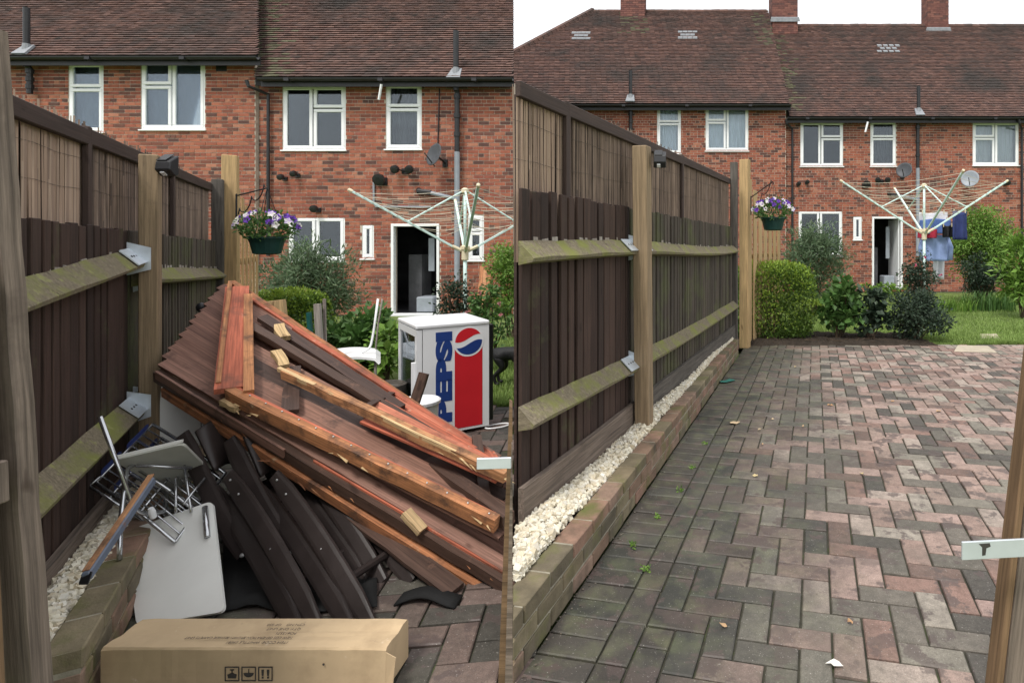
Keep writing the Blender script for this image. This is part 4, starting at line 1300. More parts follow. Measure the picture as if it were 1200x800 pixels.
pl(t1, "frame", .015, .0, -.045, .015, 1.0, -.045, .05, .035, m_dkframe)
pl(t1, "splinter", .755, -.03, .03, .80, -.045, -.01, .045, .035, m_splint, .006)
pl(t1, "inner_edge", .5, -.005, -.012, 1.0, .0, -.012, .008, .02, m_shedred, 0)
# framed panel, inside up
t2 = thing("shed_panel", "framed shed panel lying inside up with a broad red corner batten", "shed panel", S(.5, .5, .1), "broken shed panels heaped on the chairs")
for (b0, b1, al, ar, h0, h1) in ((.09, .1, .25, 1.0, .05, .16), (.22, .23, .24, 1.0, .052, .158), (.35, .36, .22, 1.0, .05, .155), (.48, .47, .2, .97, .05, .15), (.74, .75, .15, 1.0, .045, .10), (.87, .88, .12, 1.0, .045, .09)):
    pl(t2, "board", al, b0, h0, ar, b1, h1, LS * .125, .012, m_shiplap if b0 not in (.35,) else m_dkframe, .002, rnd.uniform(-.1, .1), int(b0 * 100))
pl(t2, "corner_batten", .238, .01, .105, .066, .97, .075, .125, .03, m_shedred, .001)
pl(t2, "corner_batten", .292, .05, .11, .118, .93, .085, .045, .06, m_frame, .001)
pl(t2, "corner_edge", .205, .0, .10, .036, .97, .07, .022, .05, m_frame, .001)
pl(t2, "frame", .235, .01, .08, .97, .03, .205, .04, .07, m_frame, .003)
pl(t2, "frame_lip", .245, .045, .105, .965, .06, .225, .02, .02, m_shedred, .001)
pl(t2, "frame", .035, 1.0, .055, 1.02, 1.0, .035, .035, .05, m_frame, .002)
pl(t2, "frame_lip", .05, .96, .06, 1.0, .96, .04, .018, .035, m_shedred, .001)
pl(t2, "cross_batten", .16, .64, .10, .95, .60, .16, .05, .035, m_dkframe, .003)
pl(t2, "cross_batten", .20, .80, .10, .70, .72, .13, .06, .03, m_dkframe, .003)
pl(t2, "cross_batten", .95, .04, .19, .94, .95, .13, .05, .04, m_dkframe)
pl(t2, "cross_batten", .36, .50, .10, .415, .10, .12, .075, .02, m_dkframe, .004)
# red topmost panel
t3 = thing("shed_panel", "topmost red painted shed panel with a raw splintered front edge", "shed panel", S(.75, .6, .3), "broken shed panels heaped on the chairs")
for i in range(6):
    b = .33 + .1 * i
    pl(t3, "board", .60 + .012 * i + rnd.uniform(-.02, .02), b, .185 - .022 * i, .985, b - .02, .315 - .043 * i, LS * .098, .012, m_shedred, .0015, rnd.uniform(-.05, .05), i)
pl(t3, "frame", .36, .33, .16, .99, .255, .355, .04, .05, m_frame, .003)
pl(t3, "splintered_edge", .34, .318, .17, .46, .305, .21, .02, .022, m_splint, .006, 0, 3)
pl(t3, "splintered_edge", .66, .275, .272, .92, .246, .348, .012, .02, m_splint, .005, 0, 4)
pl(t3, "frame", .30, .92, .075, 1.0, .90, .09, .03, .045, m_shedred, .002)
pl(t3, "frame", .985, .27, .34, .985, .90, .10, .04, .045, m_shedred, .001)
pl(t3, "frame", .6, .35, .19, .66, .88, .085, .035, .04, m_dkframe, .001)
# torn splinters along the broken edges, nails and chips
def shards(root, name, a0, b0, h0, a1, b1, h1, n, mat, seed, ln=.06):
    r = random.Random(seed)
    for i in range(n):
        f = r.random()
        p = S(lerp(a0, a1, f), lerp(b0, b1, f), lerp(h0, h1, f)) + nP * r.uniform(-.02, .02)
        d = (eL.normalized() * r.choice((-1, 1)) + rdir(r) * .35).normalized()
        sd_ = d.cross(nP).normalized(); L_ = ln * r.uniform(.4, 1.3); w2 = r.uniform(.003, .009)
        k = MB(); k.add([p - sd_ * w2, p + sd_ * w2, p + nP * w2 * .9, p + d * L_ - eS.normalized() * r.uniform(0, .015)], [(0, 1, 3), (1, 2, 3), (2, 0, 3), (0, 2, 1)])
        k.build(name, mat, root)
shards(t2, "splinter", .24, -.025, .05, .96, .0, .19, 9, m_splint, 1)
shards(t3, "splinter", .36, .31, .165, .98, .24, .35, 12, m_splint, 2, .09)
shards(t1, "splinter", .0, -.04, -.05, 1.0, -.04, -.05, 18, m_frame, 3)
shards(t0, "splinter", .3, -.05, -.12, 1.0, -.06, -.14, 16, m_frame, 4)
for i in range(14):
    r = random.Random(i); q = S(.3 + .05 * i, .03, .09 + .0085 * i + .02) + nP * .02
    MB().lathe(q, [(.004, -.004), (.004, .002), (.001, .003)], 6, nP).build("nail", m_screw, t2)
# loose lengths on and under the heap
def loose(name, label, cat, p0, p1, wd, th, up, mat, wob=.003, group="loose timber about the heap"):
    o = beam(name, None, p0, p1, wd, th, up, mat, .003, wob, label)
    return tag(o, label, cat, group)
loose("plank", "dark plank hanging from under the heap to the paving", "plank", S(.58, .02, -.2), G(534, 692, .015) , .085, .022, nP, m_dkframe)
loose("timber_offcut", "pale split offcut lying beside the red corner batten", "offcut", S(.30, .52, .125), S(.345, .42, .13), .05, .035, nP, m_splint, .007)
loose("timber_offcut", "pale split offcut high on the heap under the far frame", "offcut", S(.26, .80, .115), S(.30, .70, .12), .055, .03, nP, m_splint, .007)
loose("timber_offcut", "small orange offcut tucked under the foot of the red corner batten", "offcut", S(.225, -.01, .04), S(.275, -.01, .05), .05, .03, nP, m_splint, .006)
loose("batten", "square dark batten jutting from under the red panel end", "batten", S(.80, .35, .12), S(1.0, .10, .22), .06, .06, nP, m_dkframe)
loose("batten", "short dark stick standing against the white bucket", "batten", P(484, 478, 3.9), P(497, 437, 3.95), .06, .03, V((0, -1, 0)), m_dkframe, .002)
loose("timber_block", "thick new timber end standing up behind the heap near the hedge", "timber", P(330, 420, 4.7), P(323, 352, 4.7), .12, .08, V((.3, -1, 0)), m_newwood, .002)
loose("stake", "grey split stake standing behind the heap beside a thin cane", "stake", P(377, 435, 5.0), P(372, 356, 5.0), .05, .03, V((0, -1, 0)), m_bare, .002)
loose("cane", "thin grey cane standing beside the split stake", "cane", P(382, 435, 5.05), P(380, 350, 5.05), .018, .018, V((0, -1, 0)), m_bare, .001)
loose("stake", "white painted slat standing behind the heap beside the timber end", "stake", P(317, 400, 4.9), P(314, 353, 4.9), .035, .02, V((0, -1, 0)), m_upvc, .001)
loose("tool_handle", "dark teal tool handle standing up behind the heap", "tool", P(366, 425, 4.8), P(362, 366, 4.8), .028, .028, V((0, -1, 0)), m_bag, .001)
k = MB(); rr = random.Random(9); n = 22  # added black drape, deepens the shade under the heap
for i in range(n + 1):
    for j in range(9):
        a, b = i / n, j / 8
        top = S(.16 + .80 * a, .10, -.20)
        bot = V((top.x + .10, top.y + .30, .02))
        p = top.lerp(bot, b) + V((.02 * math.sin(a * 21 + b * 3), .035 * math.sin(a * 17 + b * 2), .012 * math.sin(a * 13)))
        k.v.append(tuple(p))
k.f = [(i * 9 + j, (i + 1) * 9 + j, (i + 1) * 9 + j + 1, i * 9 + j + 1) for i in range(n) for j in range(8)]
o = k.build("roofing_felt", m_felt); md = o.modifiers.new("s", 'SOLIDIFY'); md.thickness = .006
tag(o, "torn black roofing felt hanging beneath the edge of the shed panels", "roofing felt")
k = MB(); n = 16  # added black ground sheet, stands in for the dark under the chairs
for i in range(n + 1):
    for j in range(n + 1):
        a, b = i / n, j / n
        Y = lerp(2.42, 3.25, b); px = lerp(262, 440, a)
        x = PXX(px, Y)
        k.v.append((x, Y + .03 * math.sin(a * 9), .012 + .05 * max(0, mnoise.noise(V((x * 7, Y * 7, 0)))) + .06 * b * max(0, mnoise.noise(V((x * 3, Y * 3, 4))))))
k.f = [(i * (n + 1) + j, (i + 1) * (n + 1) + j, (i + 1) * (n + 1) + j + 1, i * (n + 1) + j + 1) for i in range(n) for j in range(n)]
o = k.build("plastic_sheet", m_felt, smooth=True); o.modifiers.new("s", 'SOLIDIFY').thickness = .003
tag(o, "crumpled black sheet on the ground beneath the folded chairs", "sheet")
k = MB(); c = G(500, 705)
for i in range(9):
    a = i / 8
    for j in range(4):
        k.v.append((c.x - .12 + .26 * a, c.y + .03 * j - .04 + .02 * math.sin(a * 5), .012 + .022 * math.sin(a * PI) * (1 + .5 * math.sin(j * 2))))
k.f = [(i * 4 + j, i * 4 + 4 + j, i * 4 + 5 + j, i * 4 + 1 + j) for i in range(8) for j in range(3)]
o = k.build("felt_scrap", m_felt, smooth=True); md = o.modifiers.new("s", 'SOLIDIFY'); md.thickness = .008
tag(o, "curled black felt scrap lying on the bare pavers", "scrap")
# black knobs of buried handles at the fence side
for px, py, w2 in ((233, 357, "rounded black handle end poking out by the ribbed panel edge"), (284, 346, "rounded black handle end behind the red corner batten top")):
    q = P(px, py, 4.02 if px < 260 else 4.15)
    k = MB(); k.tube([q + V((.03, .1, -.35)), q + V((.0, .02, -.05))], .013, 8); k.lathe(q + V((0, .02, -.05)), [(.015, 0), (.027, .012), (.03, .035), (.022, .055), (.006, .062)], 12)
    tag(k.build("handle", m_black, smooth=True), w2, "handle")

# ================================================================== FOLDED CHAIRS
def bar(root, name, pts, wd, th, mat, side):
    """flat rounded bar following points; side is the thickness direction"""
    pts = [V(p) for p in pts]
    k = MB(); side = V(side).normalized(); n = len(pts); nn = 10
    for i, p in enumerate(pts):
        d = (pts[min(i + 1, n - 1)] - pts[max(i - 1, 0)]).normalized()
        u = side.cross(d).normalized()
        f = .72 if i in (0, n - 1) else 1
        for q in range(nn):
            a = 2 * PI * q / nn
            ca, sa = math.cos(a), math.sin(a)
            ca = math.copysign(abs(ca) ** .5, ca); sa = math.copysign(abs(sa) ** .6, sa)
            k.v.append(tuple(p + u * ca * wd / 2 * f + side * sa * th / 2))
    for i in range(n - 1):
        for q in range(nn):
            k.f.append((i * nn + q, i * nn + (q + 1) % nn, (i + 1) * nn + (q + 1) % nn, (i + 1) * nn + q))
    k.f += [tuple(range(nn))[::-1], tuple((n - 1) * nn + q for q in range(nn))]
    return k.build(name, mat, root, smooth=False)
def arc(p0, p1, bulge, n=7):
    p0, p1 = V(p0), V(p1)
    d = (p1 - p0)
    q = V((d.z, 0, -d.x)).normalized()
    return [p0.lerp(p1, i / n) + q * bulge * math.sin(PI * i / n) for i in range(n + 1)]
def folded_chair(label, stile, legs, backc, D):
    t_ = thing("folding_chair", label, "chair", G(*legs[0][1]), "folded dark brown chairs")
    Yt, Yb = 3.02, 2.40
    sd = V((.35, -1, .15))
    for f in (0, 1):
        off = D * f
        a, b2 = P(*stile[0], Yt) + off, P(*stile[1], 2.66) + off
        s_ = bar(t_, "back_stile", arc(a, b2, .012), .082, .036, m_brownpl, sd)
        for li, (top, bot) in enumerate(legs):
            a, b2 = P(*top, 2.86 + .04 * li) + off, G(*bot) + off * V((1, 1, 0)) if f else G(*bot)
            lg = bar(t_, "leg", arc(a, b2, -.02 if li == 0 else -.012), .078, .036, m_brownpl, sd)
            if f == 0:
                for u in ((.05, .16, .55) if li == 0 else (.12,)):
                    q = a.lerp(b2, u) + V((.35, -1, .15)).normalized() * .017 + V((0, 0, .008))
                    MB().lathe(q, [(.0055, -.003), (.005, .002), (.003, .0035)], 8, sd).build("screw", m_screw, lg)
        if f == 0:
            MB().lathe(b2.lerp(a, .03) * 0 + P(*stile[1], 2.66) + sd.normalized() * .017, [(.01, -.004), (.009, .003), (.004, .005)], 8, sd).build("screw", m_screw, s_)
    # curved backrest shell between the stiles
    k = MB(); n = 8; m_ = 6
    b4 = [P(*q) for q in backc]
    for i in range(n + 1):
        v = i / n
        for j in range(m_ + 1):
            u = j / m_
            p = b4[0].lerp(b4[1], u).lerp(b4[3].lerp(b4[2], u), v) + V((-.01, .06, .045)) * math.sin(PI * u) * (1 - .5 * v)
            k.v.append(tuple(p))
    k.f = [(i * (m_ + 1) + j, (i + 1) * (m_ + 1) + j, (i + 1) * (m_ + 1) + j + 1, i * (m_ + 1) + j + 1) for i in range(n) for j in range(m_)]
    o = k.build("backrest", m_brownpl, t_, smooth=True)
    md = o.modifiers.new("s", 'SOLIDIFY'); md.thickness = .014
    # seat folded up between the legs
    top, bot = legs[1]
    a, b2 = P(*top, 2.92), G(*bot).lerp(P(*top, 2.92), .42)
    k = MB()
    dv = (b2 - a).normalized()
    for q in range(5):
        c0 = a + dv * (.06 + .085 * q) + V((.02, .03, 0))
        k.obox(c0 + D * .5 + V((-.03, .02, -.05)), dv * .038, D * .46, dv.cross(D).normalized() * .01)
    k.build("seat", m_brownpl, t_)
    for (top, bot) in (legs[1],):
        a, b2 = P(*top, 2.92), G(*bot)
        k = MB(); k.tube([a.lerp(b2, .8), a.lerp(b2, .8) + D], .018, 8); k.build("stretcher", m_brownpl, t_)
    return t_
Dv = V((.11, .30, .01))
folded_chair("folded dark brown plastic chair leaning beside the white table tops", ((214, 508), (285, 649)), (((267, 556), (370, 731)), ((252, 574), (346, 731))), ((228, 506, 3.0), (282, 492, 3.2), (274, 549, 3.12), (250, 553, 2.94)), Dv)
folded_chair("folded dark brown plastic chair stacked under the shed panel edge", ((269, 514), (341, 646)), (((321, 556), (434, 731)), ((305, 574), (408, 731))), ((284, 512, 3.0), (334, 506, 3.2), (326, 560, 3.12), (304, 560, 2.94)), Dv)

# ================================================================== WHITE TABLE TOPS, CHROME TUBES, AIRER
def slab(name, label, cat, c4, th, mat, rad=.05, under=None):
    """flat panel with rounded corners through four corner points"""
    c4 = [V(p) for p in c4]
    t_ = thing(name, label, cat, tuple(min(c4, key=lambda p: p.z)))
    pts = []
    for i in range(4):
        p, a, b2 = c4[i], c4[i - 1], c4[(i + 1) % 4]
        da, db = (a - p).normalized(), (b2 - p).normalized()
        for q in range(5):
            f = q / 4
            pts.append(p + da * rad * (1 - f) ** 1.8 + db * rad * f ** 1.8)
    nn = (c4[1] - c4[0]).cross(c4[3] - c4[0]).normalized()
    cc = sum(c4, V()) / 4
    pts = [q - nn * (q - cc).dot(nn) * 1.0 for q in pts]
    k = MB().prism(pts, nn * th)
    k.build("top", mat, t_)
    return t_, nn
tt, nn = slab("folding_table", "white folding table top propped upright on the paving behind the cardboard box", "table", [P(143, 620, 2.70), P(246, 584, 2.76), P(273, 722, 2.40), P(156, 731, 2.36)], .014, m_white, .03)
def chrome(parent, name, pts, r=.009):
    # round off the bends
    pts = [V(p) for p in pts]; o2 = [pts[0]]
    for i in range(1, len(pts) - 1):
        a, b2, c = pts[i - 1], pts[i], pts[i + 1]
        for f in (.0, .25, .5, .75, 1):
            u = b2 + (a - b2).normalized() * min(.05, (a - b2).length * .45); v = b2 + (c - b2).normalized() * min(.05, (c - b2).length * .45)
            o2.append((u.lerp(b2, f)).lerp(b2.lerp(v, f), f))
    o2.append(pts[-1])
    return MB().tube(o2, r, 8).build(name, m_chrome, parent, smooth=True)
chrome(tt, "leg", [P(117, 488, 2.55), P(148, 572, 2.6), P(160, 603, 2.62), P(212, 597, 2.8)])
chrome(tt, "leg", [P(140, 656, 2.42), P(141, 612, 2.48), P(149, 545, 2.7), P(190, 540, 2.85)])
chrome(tt, "leg", [P(240, 594, 2.72), P(243, 629, 2.62)], .012)
MB().lathe(P(180, 606, 2.66), [(.012, 0), (.014, .03), (.01, .05)], 10, (0, -.3, 1)).build("foot_cap", m_upvc, tt)
t2_, _ = slab("folding_table", "white table top standing behind the folded chairs under the shed panels", "table", [P(188, 450, 3.38), P(255, 440, 3.48), P(262, 522, 3.34), P(188, 519, 3.28)], .014, m_white, .03)
chrome(t2_, "leg", [P(235, 450, 3.28), P(240, 520, 3.2)], .012)
t3_, _ = slab("folding_table", "folding table with grey underside lying tilted over the wire airer", "table", [P(134, 535, 2.66), P(215, 516, 2.75), P(246, 566, 2.95), P(196, 572, 2.98)], .014, m_whitegrey, .03)
chrome(t3_, "leg", [P(160, 545, 2.70), P(225, 548, 2.85)], .008)
chrome(t3_, "leg", [P(196, 572, 2.9), P(193, 600, 2.8), P(206, 612, 2.78)], .01)
k = MB(); k.add([tuple(P(136, 534, 2.655)), tuple(P(214, 515, 2.745)), tuple(P(214, 518, 2.745)), tuple(P(136, 538, 2.655))], [(0, 1, 2, 3)])
o = k.build("white_edge", m_white, t3_); md = o.modifiers.new("s", 'SOLIDIFY'); md.thickness = .01
ta = thing("clothes_airer", "collapsed wire clothes airer with blue plastic joints on the gravel strip", "clothes airer", G(150, 600, .23))
for lay in range(2):
    A0, B0 = P(112 + lay * 16, 565 + lay * 18, 2.78 + .07 * lay), P(179 + lay * 10, 497 + lay * 16, 3.15 + .07 * lay)
    U = P(205, 640, 2.62) - P(112, 570, 2.78)
    U = U * (.8 if lay else 1.0)
    nW = 11
    for i in range(nW):
        f = i / (nW - 1)
        a = A0.lerp(B0, f)
        big = i in (0, 4, 7, nW - 1)
        MB().tube([a, a + U * .5 + V((0, 0, .012)), a + U], .008 if big else .0038, 6).build("rod", m_chrome, ta, smooth=True)
    for f in (0.0, .55, 1.0):
        MB().tube([A0 + U * f, B0 + U * f], .007, 6).build("side_tube", m_chrome, ta, smooth=True)
    for (f0, f1) in ((.12, .42), (.55, .92)):
        MB().obox(A0.lerp(B0, (f0 + f1) / 2) + V((0, -.005, .008)), (B0 - A0) * (f1 - f0) / 2, V((.004, -.012, 0)), V((0, .0, .02))).build("joint", m_bluepl, ta, bevel=.004)
for (p, q) in ((P(104, 569, 2.74), P(140, 592, 2.68)), (P(104, 569, 2.74), P(118, 558, 2.78)), (P(140, 536, 2.8), P(200, 575, 2.72)), (P(215, 590, 2.72), P(240, 560, 2.86)), (P(206, 600, 2.7), P(206, 560, 2.78)), (P(224, 600, 2.72), P(216, 545, 2.84))):
    MB().tube([p, q], .006, 6).build("rod", m_chrome, ta, smooth=True)
tb = thing("metal_bar", "blue grey steel bar with a brown wood strip lying across the gravel and wall", "bar", P(100, 682, 2.08))
pa, pb = P(101, 676, 2.08), P(178, 562, 2.50)
beam("bar", tb, pa, pb, .027, .030, V((0, -.5, 1)), m_bluebar, .004)
beam("wood_strip", tb, pa + V((-.008, .006, .0195)), pb + V((-.008, .006, .0195)), .022, .006, V((0, -.5, 1)), m_frame, .001)
k = MB(); k.obox(pa - (pb - pa).normalized() * .003, (pb - pa).normalized() * .004, V((.018, 0, 0)), V((0, .008, .018))); k.build("end_cap", m_black, tb, bevel=.003)

# ================================================================== CARDBOARD BOX
yb0, yb1, hb = 2.0, 2.165, .145
xb0, xb1 = PXX(118, yb0) + .0, PXX(452, yb0)
tc = thing("cardboard_box", "long worn cardboard box printed with handling symbols lying on the pavers", "box", (xb0, yb0, 0))
k = MB()
n = 14
secs = []
rr = random.Random(8)
n = 48
nd = lambda x, y, q: .003 * mnoise.noise(V((x * 6, y * 9, q))) + .002 * mnoise.noise(V((x * 23, y * 23, q + 3)))
for i in range(n + 1):
    x = lerp(xb0, xb1, i / n)
    endf = min(1, min(i, n - i) / 2.0)
    ed = (1 - endf) * .003 + max(0, mnoise.noise(V((x * 9, 0, 7)))) * .0025
    sec = [(x, yb0 + nd(x, 0, 1), .003), (x, yb0 + nd(x, .04, 1), .05), (x, yb0 + nd(x, .09, 1), .10), (x, yb0 + .001 + nd(x, .1, 1), hb - .006 - ed), (x, yb0 + .006 + ed, hb - ed * .5 + nd(x, 0, 2))]
    sec += [(x, lerp(yb0, yb1, f), hb + nd(x, f, 2) - .004 * (1 if abs(f - .5) < .1 else 0)) for f in (.25, .42, .5, .58, .75)]
    sec += [(x, yb1 - .006 - ed, hb - ed * .5), (x, yb1, hb - .008 - ed), (x, yb1, .003)]
    secs.append(sec)
ns = len(secs[0])
k.v = [q for s_ in secs for q in s_]
for i in range(n):
    for q in range(ns):
        k.f.append((i * ns + q, (i + 1) * ns + q, (i + 1) * ns + (q + 1) % ns, i * ns + (q + 1) % ns))
k.f += [tuple(range(ns)), tuple(n * ns + q for q in range(ns))[::-1]]
body = k.build("carton", m_card, tc)
MB().add([(xb1 + .001, yb0 + .004, .02), (xb1 + .03, yb0 - .01, .03), (xb1 + .035, yb0 + .0, hb - .03), (xb1 + .001, yb0 + .004, hb - .015)], [(0, 1, 2, 3)]).build("torn_flap", m_card, tc).modifiers.new("s", 'SOLIDIFY').thickness = .003
def text_mesh(name, s, size, mat, parent, M, offset=0.0, xs=1.0, ext=.0004, align='LEFT', fit=None):
    cu = bpy.data.curves.new(name, 'FONT'); cu.body = s; cu.size = size; cu.offset = offset; cu.extrude = ext; cu.align_x = align
    ob = bpy.data.objects.new(name, cu); COL.objects.link(ob)
    dg = bpy.context.evaluated_depsgraph_get()
    me = bpy.data.meshes.new_from_object(ob.evaluated_get(dg))
    bpy.data.objects.remove(ob); bpy.data.curves.remove(cu)
    if fit:
        lo = [min(v.co[q] for v in me.vertices) for q in range(2)]; hi = [max(v.co[q] for v in me.vertices) for q in range(2)]
        me.transform(Matrix.Translation((-lo[0], -lo[1], 0))); me.transform(Matrix.Diagonal((fit[0] / (hi[0] - lo[0]), fit[1] / (hi[1] - lo[1]), 1, 1)))
    else:
        me.transform(Matrix.Diagonal((xs, 1, 1, 1)))
    me.materials.clear(); me.materials.append(mat)
    return link(name, me, mat, parent, M)
lines = ["ITEM CODE: WHITTLE 09081", "NEW CDS GENERATION BROWN BEDSIDE CARPETS UNIT", "PO#15571", "QTY: ONE UNIT", "CTN NO    OF 050"]
for i, s_ in enumerate(lines):
    p = V((PXX(350, 2.08), lerp(yb0 + .028, yb1 - .03, i / 4.6), hb + .0055))
    M = Matrix.Translation(p) @ Matrix.Rotation(PI, 4, 'Z')
    text_mesh("printed_line", s_, .0165, m_ink, tc, M, -.0003, 1.0 if i != 1 else .85)
for i in range(3):
    cx = PXX(273 + 19.5 * i, yb0); cz = ZY(788, yb0); h2 = .024
    k = MB(); y_ = yb0 - .0052
    for (a, b2, c, d) in ((-h2, h2, -h2, -h2 + .003), (-h2, h2, h2 - .003, h2), (-h2, -h2 + .003, -h2 + .003, h2 - .003), (h2 - .003, h2, -h2 + .003, h2 - .003)):
        k.box((cx + a, y_, cz + c), (cx + b2, y_ + .0012, cz + d))
    if i == 2:
        for sx in (-.009, .009):
            k.prism([(cx + sx - .004, y_, cz + .014), (cx + sx + .004, y_, cz + .014), (cx + sx + .0025, y_, cz - .006), (cx + sx - .0025, y_, cz - .006)], (0, .0012, 0))
            k.box((cx + sx - .003, y_, cz - .015), (cx + sx + .003, y_ + .0012, cz - .009))
    elif i == 1:
        k.prism([(cx + .017 * math.cos(PI + PI * q / 8), y_, cz + .003 + .014 * math.sin(PI + PI * q / 8)) for q in range(9)], (0, .0012, 0))
        k.box((cx - .0012, y_, cz + .003), (cx + .0012, y_ + .0012, cz + .016))
    else:
        k.prism([(cx - .013, y_, cz - .014), (cx + .013, y_, cz - .014), (cx + .015, y_, cz - .002), (cx, y_, cz + .004), (cx - .015, y_, cz - .002)], (0, .0012, 0))
        k.box((cx - .0014, y_, cz + .004), (cx + .0014, y_ + .0012, cz + .013)); k.box((cx - .007, y_, cz + .012), (cx + .007, y_ + .0012, cz + .015))
    k.build("handling_symbol", m_ink, tc)
k = MB(); k.lathe((PXX(380, yb0), yb0 - .004, ZY(777, yb0)), [(.004, 0), (.0038, .001)], 8, (0, -1, 0)); k.build("hole", m_ink, tc)

# ================================================================== DRINKS FRIDGE
Af = V(((488 - CX) / FPX * 4.5, 4.5, 0))
ab, ac = V((.8, .6, 0)), V((-.6, .8, 0))
Wf, Df, Hf = .55, .62, .88
tf = thing("drinks_fridge", "white counter fridge with glass door and red and blue cola branding on its side", "fridge", tuple(Af))
def F(u, w_, z): return Af + ab * u + ac * w_ + V((0, 0, z))
def fbox(u0, u1, w0, w1, z0, z1): 
    return MB().box8([F(u0, w0, z0), F(u1, w0, z0), F(u1, w1, z0), F(u0, w1, z0), F(u0, w0, z1), F(u1, w0, z1), F(u1, w1, z1), F(u0, w1, z1)])
sh = fbox(.03, Wf, 0, .03, .03, Hf - .03); sh.v += fbox(.03, Wf, Df - .03, Df, .03, Hf - .03).v
sh.f += [tuple(i + 8 for i in f) for f in sh.f]
sh = MB()
for a_ in ((.045, Wf, 0, .03, .03, Hf - .032), (.045, Wf, Df - .03, Df, .03, Hf - .032), (Wf - .03, Wf, .03, Df - .03, .03, Hf - .032), (.045, Wf - .03, .03, Df - .03, .03, .1)):
    q = fbox(*a_); sh.add(q.v, q.f)
sh.build("cabinet", m_fridge, tf)
fbox(-.005, Wf + .004, -.006, Df + .006, Hf - .032, Hf).build("top", m_fridge, tf, bevel=.008)
fbox(Wf + .001, Wf + .045, .03, Df - .03, .06, Hf - .04).build("back_panel", m_black, tf, bevel=.004)
dr = MB()
for a_ in ((.0, .04, 0, .05, .05, Hf - .036), (.0, .04, Df - .05, Df, .05, Hf - .036), (.0, .04, .05, Df - .05, .05, .11), (.0, .04, .05, Df - .05, Hf - .09, Hf - .036)):
    q = fbox(*a_); dr.add(q.v, q.f)
do = dr.build("door", m_fridge, tf)
fbox(.012, .018, .045, Df - .045, .105, Hf - .085).build("pane", m_glass, do)
fbox(-.03, .0, .02, .04, .35, .6).build("handle", m_upvc, do, bevel=.004)
fbox(.0405, .0445, .0015, Df, .06, Hf - .036).build("door_seal", m_black, tf)
for a_ in ((.05, Wf - .033, .0305, .034, .1, Hf - .036), (.05, Wf - .033, Df - .034, Df - .0305, .1, Hf - .036), (Wf - .036, Wf - .0305, .036, Df - .036, .1, Hf - .036)):  # dark panels added to darken the view through the door
    fbox(*a_).build("liner", m_dish, tf)
for z in (.33, .58):
    fbox(.06, Wf - .04, .035, Df - .035, z, z + .012).build("shelf", m_whitegrey, tf)
for z in (.33, .58):
    fbox(.05, .058, .035, Df - .035, z - .005, z + .05).build("shelf_edge", m_wprint, tf)
def side_poly(name, pts, lift, mat, parent=tf):
    k = MB(); k.prism([F(u, -lift, z) for u, z in pts], -ac * .0006)
    return k.build(name, mat, parent)
cu_, cz_, rg_ = .388, .725, .108
ang = [2 * PI * q / 48 for q in range(48)]
side_poly("red_stripe", [(cu_ - rg_, .05), (cu_ + rg_, .05), (cu_ + rg_, cz_), (cu_ - rg_, cz_)], .0012, m_red)
side_poly("white_disc", [(cu_ + (rg_ + .012) * math.cos(a), cz_ + (rg_ + .012) * math.sin(a)) for a in ang], .0022, m_wprint)
wave = lambda x: .028 * math.sin(x / rg_ * 2.2)
def cap(sign, off):
    pts = []
    for q in range(60):
        a = 2 * PI * q / 60
        x, z = rg_ * .97 * math.cos(a), rg_ * .97 * math.sin(a)
        lim = wave(x) + off
        if (z - lim) * sign < 0: z = lim
        pts.append((cu_ + x, cz_ + z))
    return pts
side_poly("red_wave", cap(1, .024), .0032, m_red)
side_poly("blue_wave", cap(-1, -.020), .0032, m_blue)
# the name reads upwards
Mx = Matrix(((0, 0, 0, 0),) * 4)
xl, yl, zl = V((0, 0, 1)), -ab, -ac
bp_ = F(.262, -.0016, .115)
Mt = Matrix(((xl.x, yl.x, zl.x, bp_.x), (xl.y, yl.y, zl.y, bp_.y), (xl.z, yl.z, zl.z, bp_.z), (0, 0, 0, 1)))
text_mesh("lettering", "PEPSI", .165, m_blue, tf, Mt, .011, 1.42, fit=(.70, .125))
k = MB(); pts = [F(.62 + .1 * math.cos(a), .0 + .05 * math.sin(a), .012) for a in [i * 2 * PI / 16 for i in range(17)]]
k.tube(pts, .006, 6); k.build("flex", m_upvc, tf)

# ---- bucket, garden table, bag
c = V((PXX(491, 4.15), 4.15, 0))
tk = thing("bucket", "white plastic bucket with lid between the heap and the fridge", "bucket", tuple(c))
MB().lathe(c, [(.105, .0), (.112, .01), (.128, .36), (.128, .385)], 24).build("pail", m_upvc, tk, smooth=False)
MB().lathe(c + V((0, 0, .385)), [(.138, 0), (.142, .006), (.142, .024), (.13, .032), (.1, .028)], 24).build("lid", m_wprint, tk)
tg = thing("garden_table", "small white plastic garden table behind the shed heap", "table", (PXX(418, 5.3), 5.3, 0))
k = MB(); n = 10
for i in range(n + 1):
    for j in range(5):
        p = P(lerp(390, 446, i / n), 0, 5.05 + .12 * j); p.z = .52 + .02 * math.sin(i / n * PI) - (.03 if i in (0, n) else 0)
        k.v.append(tuple(p))
k.f = [(i * 5 + j, i * 5 + 5 + j, i * 5 + 6 + j, i * 5 + 1 + j) for i in range(n) for j in range(4)]
o = k.build("top", m_upvc, tg); o.modifiers.new("s", 'SOLIDIFY').thickness = .02
for i in (394, 440):
    for Y in (5.1, 5.48):
        q = P(i, 0, Y); MB().tube([(q.x, q.y, 0), (q.x, q.y, .51)], [.011, .012], 8).build("leg", m_bare, tg)
th_ = thing("bent_tube_frame", "bent white tube frame standing on the white garden table", "tube frame", P(428, 412, 5.2))
chrome(th_, "tube", [P(424, 413, 5.2), P(434, 408, 5.25), P(438, 388, 5.3), P(443, 350, 5.35)], .01).data.materials[0] = m_upvc
